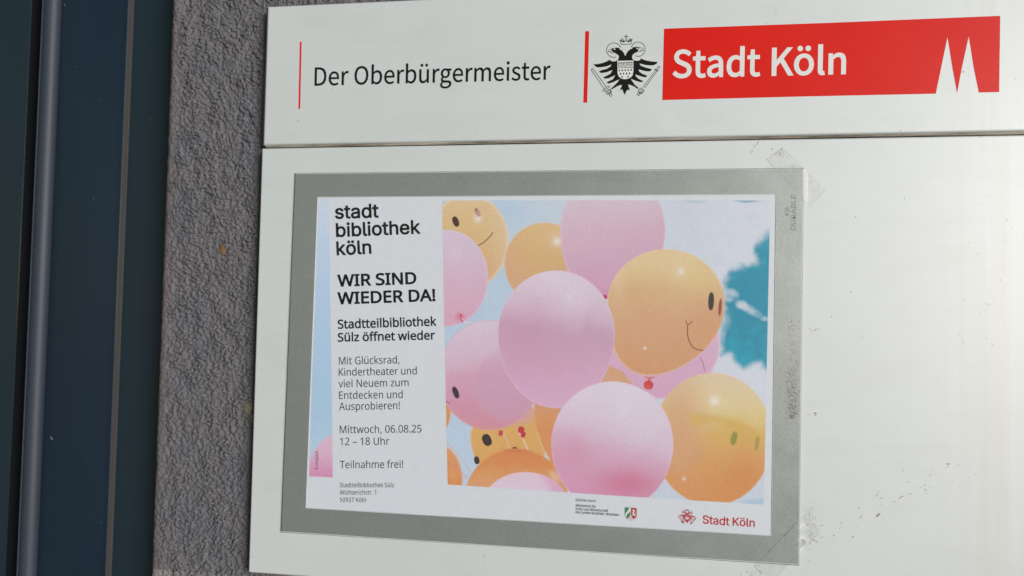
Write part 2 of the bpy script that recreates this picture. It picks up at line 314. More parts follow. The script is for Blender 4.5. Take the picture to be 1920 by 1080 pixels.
# letter outlines used on the sign and the poster: letter -> [advance, [contour of x, y points ...]]
ROUND_LETTERS = {
'-': [453, [[(337,244),(337,188),(114,188),(114,244)]]],
':': [188, [[(95,-4),(86,-4),(78,-1),(70,3),(63,9),(57,16),(53,24),(50,32),(50,41),(50,50),(53,59),(57,66),(63,73),(70,79),(78,83),(86,86),(95,87),(104,86),(113,83),(121,79),(128,73),(134,66),(138,59),(140,50),(141,41),(140,32),(138,24),(134,16),(128,9),(121,3),(113,-1),(104,-4)],[(95,271),(86,272),(78,274),(70,278),(63,284),(57,291),(53,299),(50,307),(50,316),(50,325),(53,334),(57,342),(63,349),(70,354),(78,359),(86,361),(95,362),(104,361),(113,359),(121,354),(128,349),(134,342),(138,334),(140,325),(141,316),(140,307),(138,299),(134,291),(128,284),(121,278),(113,274),(104,272)]]],
'A': [480, [[(16,0),(201,509),(276,509),(463,0),(395,0),(287,302),(282,317),(276,334),(270,352),(264,372),(257,394),(250,420),(241,447),(232,478),(245,478),(236,447),(228,419),(220,393),(213,371),(206,351),(201,333),(195,317),(191,302),(85,0)],[(110,142),(110,199),(370,199),(370,142)]]],
'B': [456, [[(60,0),(60,509),(241,509),(266,508),(289,504),(310,499),(329,491),(345,481),(359,469),(371,456),(381,442),(388,426),(394,410),(397,392),(398,374),(397,358),(395,344),(392,331),(387,320),(380,310),(373,301),(365,293),(356,286),(347,280),(336,275),(326,270),(315,267),(327,261),(339,257),(351,252),(363,245),(374,237),(385,227),(394,216),(402,203),(409,189),(414,173),(417,155),(418,136),(417,117),(413,100),(408,83),(400,67),(390,52),(377,39),(362,28),(344,18),(324,10),(301,4),(275,1),(247,0)],[(125,57),(245,57),(272,58),(296,63),(315,70),(330,80),(341,92),(349,105),(354,120),(355,137),(355,149),(352,161),(348,173),(342,184),(335,194),(327,203),(317,211),(306,218),(293,224),(279,228),(264,230),(248,231),(125,231)],[(125,285),(238,285),(252,286),(265,288),(277,291),(288,296),(299,302),(308,309),(316,317),(323,326),(329,337),(333,348),(335,359),(336,372),(334,388),(330,403),(323,417),(313,429),(299,439),(283,446),(263,450),(240,452),(125,452)]]],
'D': [502, [[(219,0),(96,0),(96,57),(215,57),(244,58),(272,63),(296,70),(318,81),(337,94),(354,110),(368,128),(379,149),(388,172),(394,198),(398,226),(399,255),(398,285),(394,312),(388,337),(379,361),(368,381),(354,399),(338,415),(320,428),(299,438),(275,446),(249,450),(221,452),(93,452),(93,509),(225,509),(261,507),(294,501),(325,492),(353,478),(377,461),(399,441),(418,418),(433,391),(446,361),(455,329),(460,293),(462,255),(460,217),(455,181),(446,149),(433,119),(417,92),(398,68),(376,48),(351,31),(322,17),(291,8),(256,2)],[(125,509),(125,0),(60,0),(60,509)]]],
'E': [419, [[(60,0),(60,509),(372,509),(372,452),(125,452),(125,286),(355,286),(355,229),(125,229),(125,57),(375,57),(375,0)]]],
'G': [520, [[(269,-7),(236,-5),(205,1),(176,11),(149,25),(125,43),(104,64),(85,88),(69,116),(57,146),(47,179),(42,215),(40,254),(42,293),(47,329),(57,362),(69,393),(85,421),(103,445),(125,466),(149,484),(175,498),(203,508),(233,514),(265,516),(285,515),(304,513),(322,509),(340,504),(358,497),(374,489),(389,480),(403,469),(416,458),(429,445),(439,431),(449,416),(458,401),(465,384),(470,367),(474,349),(408,349),(404,361),(399,372),(393,383),(387,393),(380,403),(373,411),(365,420),(356,427),(347,434),(337,439),(326,444),(315,448),(304,452),(291,454),(279,455),(265,456),(243,454),(222,450),(202,443),(183,432),(166,419),(150,404),(137,385),(125,364),(116,340),(109,314),(105,285),(103,254),(105,223),(109,194),(116,168),(125,145),(137,124),(151,105),(166,90),(184,76),(203,66),(224,59),(246,54),(269,53),(290,54),(309,57),(328,63),(345,71),(360,81),(374,93),(386,107),(396,123),(404,141),(410,160),(414,180),(415,202),(434,199),(283,199),(283,256),(478,256),(478,200),(476,170),(471,141),(463,115),(451,91),(436,69),(419,50),(399,33),(377,19),(352,8),(326,0),(298,-5)]]],
'K': [467, [[(104,145),(104,216),(113,228),(122,239),(130,250),(139,261),(148,272),(157,282),(165,293),(174,303),(184,314),(193,324),(202,334),(212,344),(364,509),(448,509),(231,276)],[(60,0),(60,509),(125,509),(125,334),(124,225),(125,193),(125,0)],[(372,0),(188,259),(228,309),(449,0)]]],
'L': [393, [[(60,0),(60,509),(125,509),(125,57),(361,57),(361,0)]]],
'M': [628, [[(60,0),(60,509),(152,509),(277,187),(280,181),(282,174),(285,167),(287,159),(290,150),(293,141),(296,132),(299,123),(302,113),(305,103),(308,93),(311,84),(314,74),(317,65),(319,57),(322,49),(307,49),(310,57),(312,65),(315,73),(318,83),(321,92),(324,102),(327,111),(330,121),(333,131),(336,140),(339,149),(342,158),(345,167),(348,174),(350,181),(352,187),(476,509),(568,509),(568,0),(504,0),(504,291),(504,299),(504,308),(504,317),(504,327),(505,337),(505,347),(505,358),(505,369),(506,413),(506,424),(507,435),(507,446),(507,457),(509,445),(505,433),(502,421),(498,409),(494,397),(490,386),(486,374),(482,363),(478,352),(474,341),(471,331),(467,322),(464,313),(461,305),(458,297),(456,291),(342,0),(286,0),(170,291),(168,297),(165,304),(162,312),(159,321),(156,330),(152,340),(149,350),(145,361),(141,372),(137,384),(133,396),(129,408),(125,420),(121,432),(116,445),(112,457),(119,447),(119,437),(120,427),(120,416),(120,405),(120,394),(121,383),(121,372),(122,328),(122,318),(122,309),(122,300),(122,291),(122,0)]]],
'N': [523, [[(60,0),(60,509),(136,509),(343,183),(347,176),(352,169),(357,160),(363,151),(369,141),(375,130),(381,119),(388,107),(394,94),(401,82),(407,68),(414,55),(405,54),(403,68),(402,81),(401,95),(401,108),(400,121),(400,134),(399,146),(399,157),(399,168),(399,178),(399,187),(399,195),(399,509),(463,509),(463,0),(387,0),(202,290),(196,300),(190,310),(184,320),(177,331),(171,342),(164,354),(156,367),(148,381),(139,396),(130,413),(119,432),(108,452),(119,454),(120,435),(121,417),(122,400),(122,384),(123,368),(123,354),(124,340),(124,328),(125,317),(125,307),(125,298),(125,0)]]],
'R': [449, [[(60,0),(60,509),(236,509),(264,507),(290,504),(313,497),(333,489),(351,478),(367,465),(380,450),(390,433),(399,415),(405,395),(408,374),(409,352),(408,330),(405,309),(399,290),(390,271),(380,255),(367,240),(351,228),(333,217),(312,209),(289,203),(264,199),(236,198),(96,198),(96,255),(234,255),(252,256),(269,258),(284,262),(298,267),(309,273),(319,281),(327,290),(334,300),(339,312),(342,324),(344,338),(345,352),(344,367),(342,380),(339,393),(334,405),(327,415),(319,425),(309,433),(298,440),(284,445),(269,449),(252,451),(233,452),(125,452),(125,0)],[(353,0),(230,229),(303,229),(428,0)]]],
'S': [447, [[(224,-9),(197,-8),(172,-4),(149,1),(128,9),(108,19),(91,31),(76,45),(64,60),(54,77),(46,96),(41,115),(38,137),(104,137),(107,123),(110,110),(116,98),(123,88),(132,79),(142,71),(154,64),(166,59),(180,55),(194,52),(209,50),(224,49),(241,50),(257,52),(272,55),(286,60),(299,66),(311,74),(321,82),(329,92),(336,102),(341,114),(345,126),(346,139),(345,151),(342,161),(338,171),(332,179),(325,186),(316,193),(307,199),(296,205),(284,209),(272,214),(259,218),(245,222),(184,239),(154,249),(128,260),(105,274),(86,289),(71,307),(60,326),(54,348),(52,372),(53,393),(58,413),(65,431),(75,448),(87,463),(102,476),(119,488),(138,498),(158,506),(180,511),(203,514),(227,516),(252,514),(275,511),(296,505),(316,498),(334,488),(351,476),(365,463),(377,449),(387,433),(394,415),(399,397),(401,378),(337,378),(334,396),(326,412),(316,426),(302,437),(286,447),(267,453),(247,457),(225,459),(209,458),(194,456),(180,452),(167,448),(156,442),(145,435),(136,427),(129,418),(123,409),(118,398),(116,387),(115,376),(116,363),(119,352),(124,342),(131,334),(139,326),(148,319),(158,313),(169,308),(180,304),(191,300),(202,296),(212,293),(264,279),(276,276),(287,272),(299,268),(312,264),(324,258),(336,252),(347,245),(359,238),(369,229),(379,220),(387,209),(395,198),(401,185),(405,171),(407,155),(408,139),(407,118),(403,99),(396,81),(386,64),(374,48),(360,34),(343,21),(323,11),(302,2),(278,-4),(252,-8)]]],
'U': [517, [[(259,-8),(230,-7),(203,-2),(177,5),(154,15),(133,28),(114,43),(98,60),(85,80),(74,101),(66,124),(62,148),(60,173),(60,509),(124,509),(124,178),(125,160),(128,144),(133,128),(141,113),(150,99),(160,87),(173,77),(187,68),(203,61),(220,56),(239,53),(259,52),(279,53),(298,56),(315,61),(331,68),(345,77),(357,87),(368,99),(377,113),(384,128),(389,144),(392,160),(393,178),(393,509),(457,509),(457,173),(456,148),(451,124),(443,101),(433,80),(419,60),(403,43),(384,28),(363,15),(340,5),(315,-2),(288,-7)]]],
'W': [686, [[(155,0),(16,509),(82,509),(163,196),(166,183),(170,171),(173,158),(175,145),(178,133),(181,120),(184,107),(187,94),(189,80),(192,67),(195,53),(197,40),(189,40),(192,53),(194,67),(197,80),(200,94),(203,107),(205,120),(208,133),(211,145),(214,158),(218,171),(221,183),(224,196),(306,509),(380,509),(462,196),(465,183),(468,171),(471,158),(474,145),(477,133),(480,120),(483,107),(486,94),(489,80),(492,67),(494,53),(497,40),(488,40),(491,53),(493,67),(496,80),(499,94),(502,107),(504,120),(507,133),(510,145),(513,158),(517,171),(520,183),(523,196),(603,509),(670,509),(530,0),(455,0),(368,323),(363,339),(359,356),(355,373),(351,391),(347,410),(344,431),(340,452),(336,475),(350,475),(346,453),(342,433),(339,413),(335,395),(331,377),(327,359),(323,341),(318,323),(230,0)]]],
'a': [389, [[(160,-9),(142,-8),(126,-5),(110,-1),(94,5),(80,12),(68,22),(57,32),(48,45),(40,58),(35,73),(31,90),(30,108),(31,123),(34,138),(38,150),(43,161),(50,171),(58,179),(67,187),(78,193),(89,199),(100,203),(112,207),(125,211),(138,213),(152,216),(165,218),(178,220),(194,222),(209,224),(222,225),(234,227),(244,228),(252,230),(259,232),(265,235),(270,238),(273,243),(276,255),(275,268),(273,279),(271,288),(267,297),(262,304),(256,311),(248,317),(240,322),(230,326),(220,329),(208,330),(196,331),(183,330),(171,329),(159,326),(149,322),(140,318),(132,313),(124,307),(118,301),(112,294),(107,288),(103,281),(100,274),(41,291),(48,308),(57,322),(67,335),(79,346),(91,355),(104,364),(118,370),(133,375),(148,379),(163,382),(179,384),(194,384),(204,384),(215,383),(227,382),(239,379),(251,376),(263,372),(275,367),(286,360),(296,353),(306,343),(315,333),(322,320),(329,306),(333,290),(336,272),(337,251),(337,0),(277,0),(277,52),(269,45),(264,38),(258,32),(252,25),(244,18),(236,12),(226,6),(215,1),(203,-3),(190,-6),(176,-8)],[(170,45),(187,46),(202,49),(216,53),(228,59),(239,66),(248,74),(257,83),(263,93),(269,104),(272,115),(275,126),(276,138),(276,190),(270,186),(259,182),(253,180),(246,179),(239,177),(231,176),(223,175),(216,173),(208,172),(200,171),(193,170),(186,169),(175,168),(165,166),(154,164),(144,162),(134,159),(125,155),(117,150),(110,145),(103,139),(98,132),(95,124),(93,115),(92,105),(92,95),(94,87),(98,79),(102,72),(107,66),(114,61),(121,56),(130,52),(139,49),(149,47),(159,46)]]],
'b': [424, [[(229,-8),(213,-7),(198,-5),(184,-1),(172,4),(162,10),(153,17),(145,24),(138,31),(132,39),(127,46),(122,53),(118,59),(112,0),(53,0),(53,509),(114,509),(114,319),(122,325),(127,331),(132,338),(137,346),(144,353),(152,360),(161,367),(171,373),(183,378),(197,381),(212,384),(229,384),(252,383),(274,378),(294,371),(313,361),(330,347),(345,332),(359,313),(370,293),(379,270),(385,245),(389,218),(390,189),(389,160),(385,133),(379,108),(370,84),(359,64),(346,45),(330,29),(313,16),(294,5),(274,-2),(252,-7)],[(220,47),(237,48),(253,51),(267,57),(279,66),(291,76),(301,88),(309,101),(316,117),(321,133),(325,151),(327,170),(328,189),(327,209),(325,227),(321,245),(316,261),(309,276),(301,290),(291,301),(280,311),(267,319),(253,325),(237,329),(220,330),(203,329),(188,325),(174,320),(161,312),(150,302),(140,291),(132,278),(125,263),(120,247),(116,229),(113,210),(113,189),(113,169),(116,150),(120,132),(125,115),(132,100),(140,86),(150,75),(162,65),(174,57),(188,51),(204,48)]]],
'c': [396, [[(207,-8),(182,-7),(159,-2),(137,6),(117,16),(98,30),(82,46),(68,64),(56,85),(46,108),(40,133),(36,159),(34,187),(36,216),(40,243),(46,268),(56,291),(68,312),(82,330),(98,346),(117,360),(137,371),(159,378),(182,383),(207,384),(221,384),(234,383),(247,380),(260,377),(272,373),(284,368),(295,362),(305,356),(315,349),(324,341),(332,332),(340,322),(347,312),(353,301),(358,289),(362,277),(303,262),(301,269),(298,276),(294,283),(290,289),(286,295),(281,301),(276,306),(270,311),(264,315),(257,319),(250,322),(242,325),(234,327),(226,329),(217,329),(207,330),(189,329),(173,325),(158,319),(145,310),(134,300),(124,287),(115,274),(108,258),(103,242),(99,224),(97,206),(96,187),(97,169),(99,151),(103,134),(108,117),(115,102),(124,89),(134,76),(145,66),(158,57),(173,51),(189,48),(207,46),(217,47),(226,48),(234,49),(243,52),(250,54),(258,58),(264,62),(271,66),(277,71),(282,76),(287,82),(292,89),(296,95),(299,102),(302,110),(304,117),(363,102),(359,90),(354,78),(348,67),(341,56),(334,46),(325,37),(316,29),(306,21),(296,15),(285,9),(273,4),(261,-1),(248,-4),(235,-6),(221,-8)]]],
'd': [424, [[(195,-8),(172,-7),(151,-2),(130,5),(111,16),(94,29),(79,45),(66,64),(55,84),(46,108),(39,133),(35,160),(34,189),(35,218),(39,245),(46,270),(55,293),(66,313),(79,332),(95,347),(112,361),(131,371),(151,378),(173,383),(196,384),(213,384),(228,381),(241,378),(253,373),(263,367),(272,360),(280,353),(287,346),(293,338),(298,331),(303,325),(306,319),(311,509),(372,509),(372,0),(313,0),(313,59),(303,53),(298,46),(293,39),(287,31),(280,24),(272,17),(263,10),(252,4),(241,-1),(227,-5),(212,-7)],[(205,47),(221,48),(236,51),(250,57),(263,65),(274,75),(284,86),(293,100),(299,115),(305,132),(309,150),(311,169),(312,189),(311,210),(309,229),(305,247),(300,263),(293,278),(284,291),(275,302),(263,312),(251,320),(237,325),(221,329),(205,330),(187,329),(172,325),(157,319),(145,311),(133,301),(124,290),(115,276),(108,261),(103,245),(99,227),(97,209),(96,189),(97,170),(99,151),(103,133),(109,117),(115,101),(124,88),(134,76),(145,66),(158,57),(172,51),(188,48)]]],
'e': [404, [[(212,-8),(185,-7),(161,-2),(138,6),(117,16),(98,30),(82,46),(68,64),(56,85),(46,108),(40,132),(35,159),(34,187),(35,215),(39,242),(46,267),(55,290),(67,311),(81,329),(97,346),(115,359),(135,370),(157,378),(180,383),(205,384),(221,384),(236,382),(251,379),(266,374),(280,368),(294,361),(307,351),(319,341),(331,329),(341,315),(350,299),(357,282),(363,263),(368,242),(370,219),(371,194),(371,169),(75,169),(75,221),(338,221),(310,202),(309,220),(307,237),(303,254),(298,269),(291,282),(283,294),(273,305),(263,314),(250,321),(237,326),(222,329),(205,330),(189,329),(173,326),(159,321),(146,313),(135,304),(125,294),(116,282),(109,270),(103,256),(99,241),(97,226),(96,211),(96,178),(97,157),(100,139),(104,122),(110,106),(118,92),(128,80),(139,70),(151,61),(165,55),(179,50),(195,47),(212,46),(224,47),(234,48),(244,50),(254,53),(263,56),(271,61),(278,66),(285,73),(292,80),(297,88),(302,96),(306,105),(365,91),(360,77),(353,63),(345,51),(335,39),(324,29),(311,19),(298,11),(283,4),(266,-1),(249,-5),(231,-7)]]],
'f': [254, [[(228,379),(228,327),(6,327),(6,379)],[(81,0),(81,432),(82,447),(84,461),(89,474),(96,486),(104,496),(113,505),(124,513),(135,519),(148,524),(161,527),(174,529),(187,530),(197,530),(207,529),(215,528),(222,527),(229,525),(239,522),(227,468),(219,471),(211,473),(200,474),(182,473),(171,470),(162,466),(154,460),(149,452),(145,443),(142,431),(142,419),(142,0)]]],
'h': [410, [[(114,227),(114,0),(53,0),(53,509),(114,509),(114,287),(102,287),(112,312),(124,332),(137,349),(152,362),(169,372),(187,379),(207,383),(227,384),(246,383),(264,380),(280,376),(295,369),(309,360),(321,349),(332,336),(341,321),(348,304),(353,285),(356,264),(357,240),(357,0),(296,0),(296,235),(295,256),(290,275),(283,291),(273,304),(260,315),(246,323),(229,328),(210,329),(197,328),(184,326),(172,322),(161,317),(150,311),(141,303),(133,293),(126,283),(121,271),(117,257),(114,243)]]],
'i': [167, [[(53,0),(53,379),(114,379),(114,0)],[(84,443),(75,444),(67,446),(60,449),(54,455),(48,461),(44,468),(42,475),(41,483),(42,491),(44,499),(48,506),(54,512),(60,517),(67,521),(75,523),(84,524),(92,523),(100,521),(107,517),(114,512),(119,506),(123,499),(126,491),(126,483),(126,475),(123,468),(119,461),(114,455),(107,449),(100,446),(92,444)]]],
'k': [381, [[(110,137),(110,212),(121,212),(284,379),(360,379),(184,199)],[(53,0),(53,509),(114,509),(114,0)],[(294,0),(148,186),(191,229),(372,0)]]],
'l': [189, [[(139,-2),(119,-1),(101,3),(86,10),(74,20),(65,33),(58,47),(54,65),(53,84),(53,509),(114,509),(114,99),(114,87),(115,77),(117,68),(120,62),(124,58),(130,54),(137,53),(146,52),(154,52),(163,53),(170,54),(181,3),(172,1),(162,-1),(151,-2)]]],
'm': [610, [[(53,0),(53,379),(112,379),(112,295),(112,310),(118,323),(125,335),(132,346),(141,355),(151,363),(161,370),(172,376),(183,380),(195,384),(207,386),(219,386),(239,385),(257,380),(273,372),(287,361),(299,347),(309,331),(316,314),(321,295),(312,295),(317,308),(322,321),(329,332),(337,343),(347,353),(357,361),(368,369),(381,375),(394,380),(407,383),(422,385),(437,386),(453,385),(468,383),(483,378),(497,372),(510,364),(522,354),(532,342),(541,328),(548,313),(553,296),(556,276),(557,255),(557,0),(496,0),(496,254),(494,273),(490,289),(483,302),(473,313),(460,321),(447,326),(433,329),(419,330),(406,330),(395,328),(384,324),(374,320),(365,314),(358,307),(351,299),(345,290),(341,280),(338,270),(336,259),(335,247),(335,0),(274,0),(274,260),(273,275),(269,288),(262,301),(253,311),(242,320),(229,326),(215,329),(199,330),(188,330),(178,328),(168,325),(158,320),(148,314),(140,307),(132,299),(126,289),(121,278),(117,266),(114,253),(114,238),(114,0)]]],
'n': [410, [[(114,227),(114,0),(53,0),(53,379),(112,379),(112,287),(102,287),(112,312),(124,332),(137,349),(152,362),(169,372),(187,379),(207,383),(227,384),(246,383),(264,380),(280,376),(295,369),(309,360),(321,349),(332,336),(341,321),(348,304),(353,285),(356,264),(357,240),(357,0),(296,0),(296,235),(295,256),(290,275),(283,291),(273,304),(260,315),(246,323),(229,328),(210,329),(197,328),(184,326),(172,322),(161,317),(150,311),(141,303),(133,293),(126,283),(121,271),(117,257),(114,243)]]],
'o': [415, [[(207,-8),(182,-7),(159,-2),(137,6),(117,16),(98,30),(82,46),(68,64),(56,85),(46,108),(40,133),(36,159),(34,187),(36,216),(40,243),(46,268),(56,291),(68,312),(82,330),(98,346),(117,360),(137,371),(159,378),(182,383),(207,384),(233,383),(256,378),(278,371),(299,360),(317,346),(333,330),(347,312),(359,291),(369,268),(376,243),(380,216),(381,187),(380,159),(376,133),(369,108),(359,85),(347,64),(333,46),(317,30),(299,16),(278,6),(256,-2),(233,-7)],[(207,46),(226,48),(242,51),(257,57),(270,66),(282,76),(292,89),(300,102),(307,117),(312,134),(316,151),(318,169),(319,187),(318,206),(316,224),(312,242),(307,258),(300,274),(292,287),(282,300),(270,310),(257,319),(242,325),(226,329),(207,330),(189,329),(173,325),(158,319),(145,310),(134,300),(124,287),(115,274),(108,258),(103,242),(99,224),(97,206),(96,187),(97,169),(99,151),(103,134),(108,117),(115,102),(124,89),(134,76),(145,66),(158,57),(173,51),(189,48)]]],
'r': [259, [[(53,0),(53,379),(112,379),(112,321),(122,335),(130,347),(140,358),(152,367),(166,375),(181,380),(196,384),(213,385),(221,385),(229,384),(243,384),(243,322),(235,324),(224,325),(213,326),(194,325),(182,323),(170,319),(159,315),(149,309),(140,301),(132,293),(126,284),(121,273),(117,262),(114,250),(114,237),(114,0)]]],
's': [365, [[(182,-8),(163,-7),(145,-5),(128,-2),(112,3),(98,10),(84,18),(72,27),(62,38),(53,50),(45,63),(40,78),(36,94),(94,107),(99,92),(105,79),(114,69),(124,60),(136,54),(150,49),(165,46),(181,45),(200,46),(217,50),(232,55),(244,62),(255,71),(262,81),(267,91),(268,103),(267,112),(265,121),(260,129),(254,136),(246,142),(237,147),(225,151),(212,155),(149,170),(125,177),(104,186),(87,196),(72,208),(61,222),(53,237),(48,255),(47,274),(48,290),(51,305),(57,319),(65,332),(75,343),(87,354),(100,363),(115,370),(131,377),(149,381),(167,384),(187,384),(206,384),(223,381),(239,378),(254,372),(267,366),(279,358),(290,349),(299,339),(307,328),(314,316),(319,303),(324,290),(268,277),(264,288),(258,298),(251,307),(243,316),(232,323),(219,328),(205,331),(187,333),(171,332),(156,329),(143,324),(131,317),(121,308),(114,299),(110,289),(109,277),(110,267),(112,258),(117,250),(124,243),(133,237),(144,232),(157,227),(172,223),(229,209),(254,202),(275,194),(292,183),(306,171),(317,158),(325,142),(330,125),(331,107),(330,90),(326,75),(321,61),(312,47),(302,35),(290,24),(276,15),(260,6),(242,0),(223,-5),(203,-7)]]],
't': [227, [[(204,379),(204,327),(6,327),(6,379)],[(65,471),(126,471),(126,98),(127,86),(128,76),(132,68),(136,61),(142,56),(150,53),(159,51),(170,50),(181,51),(190,52),(198,53),(213,2),(203,-1),(192,-3),(180,-4),(168,-4),(145,-3),(125,2),(107,10),(92,21),(80,35),(72,52),(67,71),(65,93)]]],
'u': [410, [[(182,-5),(164,-4),(146,-1),(130,4),(115,11),(101,20),(89,31),(78,44),(69,59),(62,76),(57,95),(54,116),(53,139),(53,379),(114,379),(114,144),(115,123),(119,105),(127,89),(137,75),(150,64),(164,56),(181,52),(200,50),(213,51),(226,53),(238,57),(249,62),(259,69),(268,77),(276,86),(283,97),(289,109),(293,122),(295,137),(296,153),(296,379),(357,379),(357,0),(298,0),(298,92),(307,92),(297,67),(286,47),(272,30),(257,17),(240,7),(222,0),(203,-4)]]],
'ö': [415, [[(207,-8),(182,-7),(159,-2),(137,6),(117,16),(98,30),(82,46),(68,64),(56,85),(46,108),(40,133),(36,159),(34,187),(36,216),(40,243),(46,268),(56,291),(68,312),(82,330),(98,346),(117,360),(137,371),(159,378),(182,383),(207,384),(233,383),(256,378),(278,371),(299,360),(317,346),(333,330),(347,312),(359,291),(369,268),(376,243),(380,216),(381,187),(380,159),(376,133),(369,108),(359,85),(347,64),(333,46),(317,30),(299,16),(278,6),(256,-2),(233,-7)],[(207,46),(226,48),(242,51),(257,57),(270,66),(282,76),(292,89),(300,102),(307,117),(312,134),(316,151),(318,169),(319,187),(318,206),(316,224),(312,242),(307,258),(300,274),(292,287),(282,300),(270,310),(257,319),(242,325),(226,329),(207,330),(189,329),(173,325),(158,319),(145,310),(134,300),(124,287),(115,274),(108,258),(103,242),(99,224),(97,206),(96,187),(97,169),(99,151),(103,134),(108,117),(115,102),(124,89),(134,76),(145,66),(158,57),(173,51),(189,48)],[(279,443),(271,444),(264,446),(257,449),(251,455),(245,461),(242,468),(239,475),(239,483),(239,491),(242,499),(245,505),(251,512),(257,517),(264,520),(271,523),(279,523),(287,523),(295,520),(302,517),(308,512),(313,505),(317,499),(319,491),(320,483),(319,475),(317,468),(313,461),(308,455),(302,449),(295,446),(287,444)],[(136,443),(127,444),(120,446),(113,449),(107,455),(102,461),(98,468),(96,475),(95,483),(96,491),(98,499),(102,505),(107,512),(113,517),(120,520),(127,523),(136,523),(144,523),(151,520),(158,517),(164,512),(169,505),(173,499),(175,491),(176,483),(175,475),(173,468),(169,461),(164,455),(158,449),(151,446),(144,444)]]],
'ü': [410, [[(182,-5),(164,-4),(146,-1),(130,4),(115,11),(101,20),(89,31),(78,44),(69,59),(62,76),(57,95),(54,116),(53,139),(53,379),(114,379),(114,144),(115,123),(119,105),(127,89),(137,75),(150,64),(164,56),(181,52),(200,50),(213,51),(226,53),(238,57),(249,62),(259,69),(268,77),(276,86),(283,97),(289,109),(293,122),(295,137),(296,153),(296,379),(357,379),(357,0),(298,0),(298,92),(307,92),(297,67),(286,47),(272,30),(257,17),(240,7),(222,0),(203,-4)],[(277,443),(269,444),(261,446),(254,449),(248,455),(243,461),(239,468),(237,475),(236,483),(237,491),(239,499),(243,505),(248,512),(254,517),(261,520),(269,523),(277,523),(285,523),(292,520),(299,517),(305,512),(311,505),(314,499),(316,491),(317,483),(316,475),(314,468),(311,461),(305,455),(299,449),(292,446),(285,444)],[(133,443),(125,444),(118,446),(111,449),(104,455),(99,461),(96,468),(93,475),(93,483),(93,491),(96,499),(99,505),(104,512),(111,517),(118,520),(125,523),(133,523),(141,523),(149,520),(155,517),(162,512),(167,505),(170,499),(173,491),(173,483),(173,475),(170,468),(167,461),(162,455),(155,449),(149,446),(141,444)]]],
' ': [188, []],
}
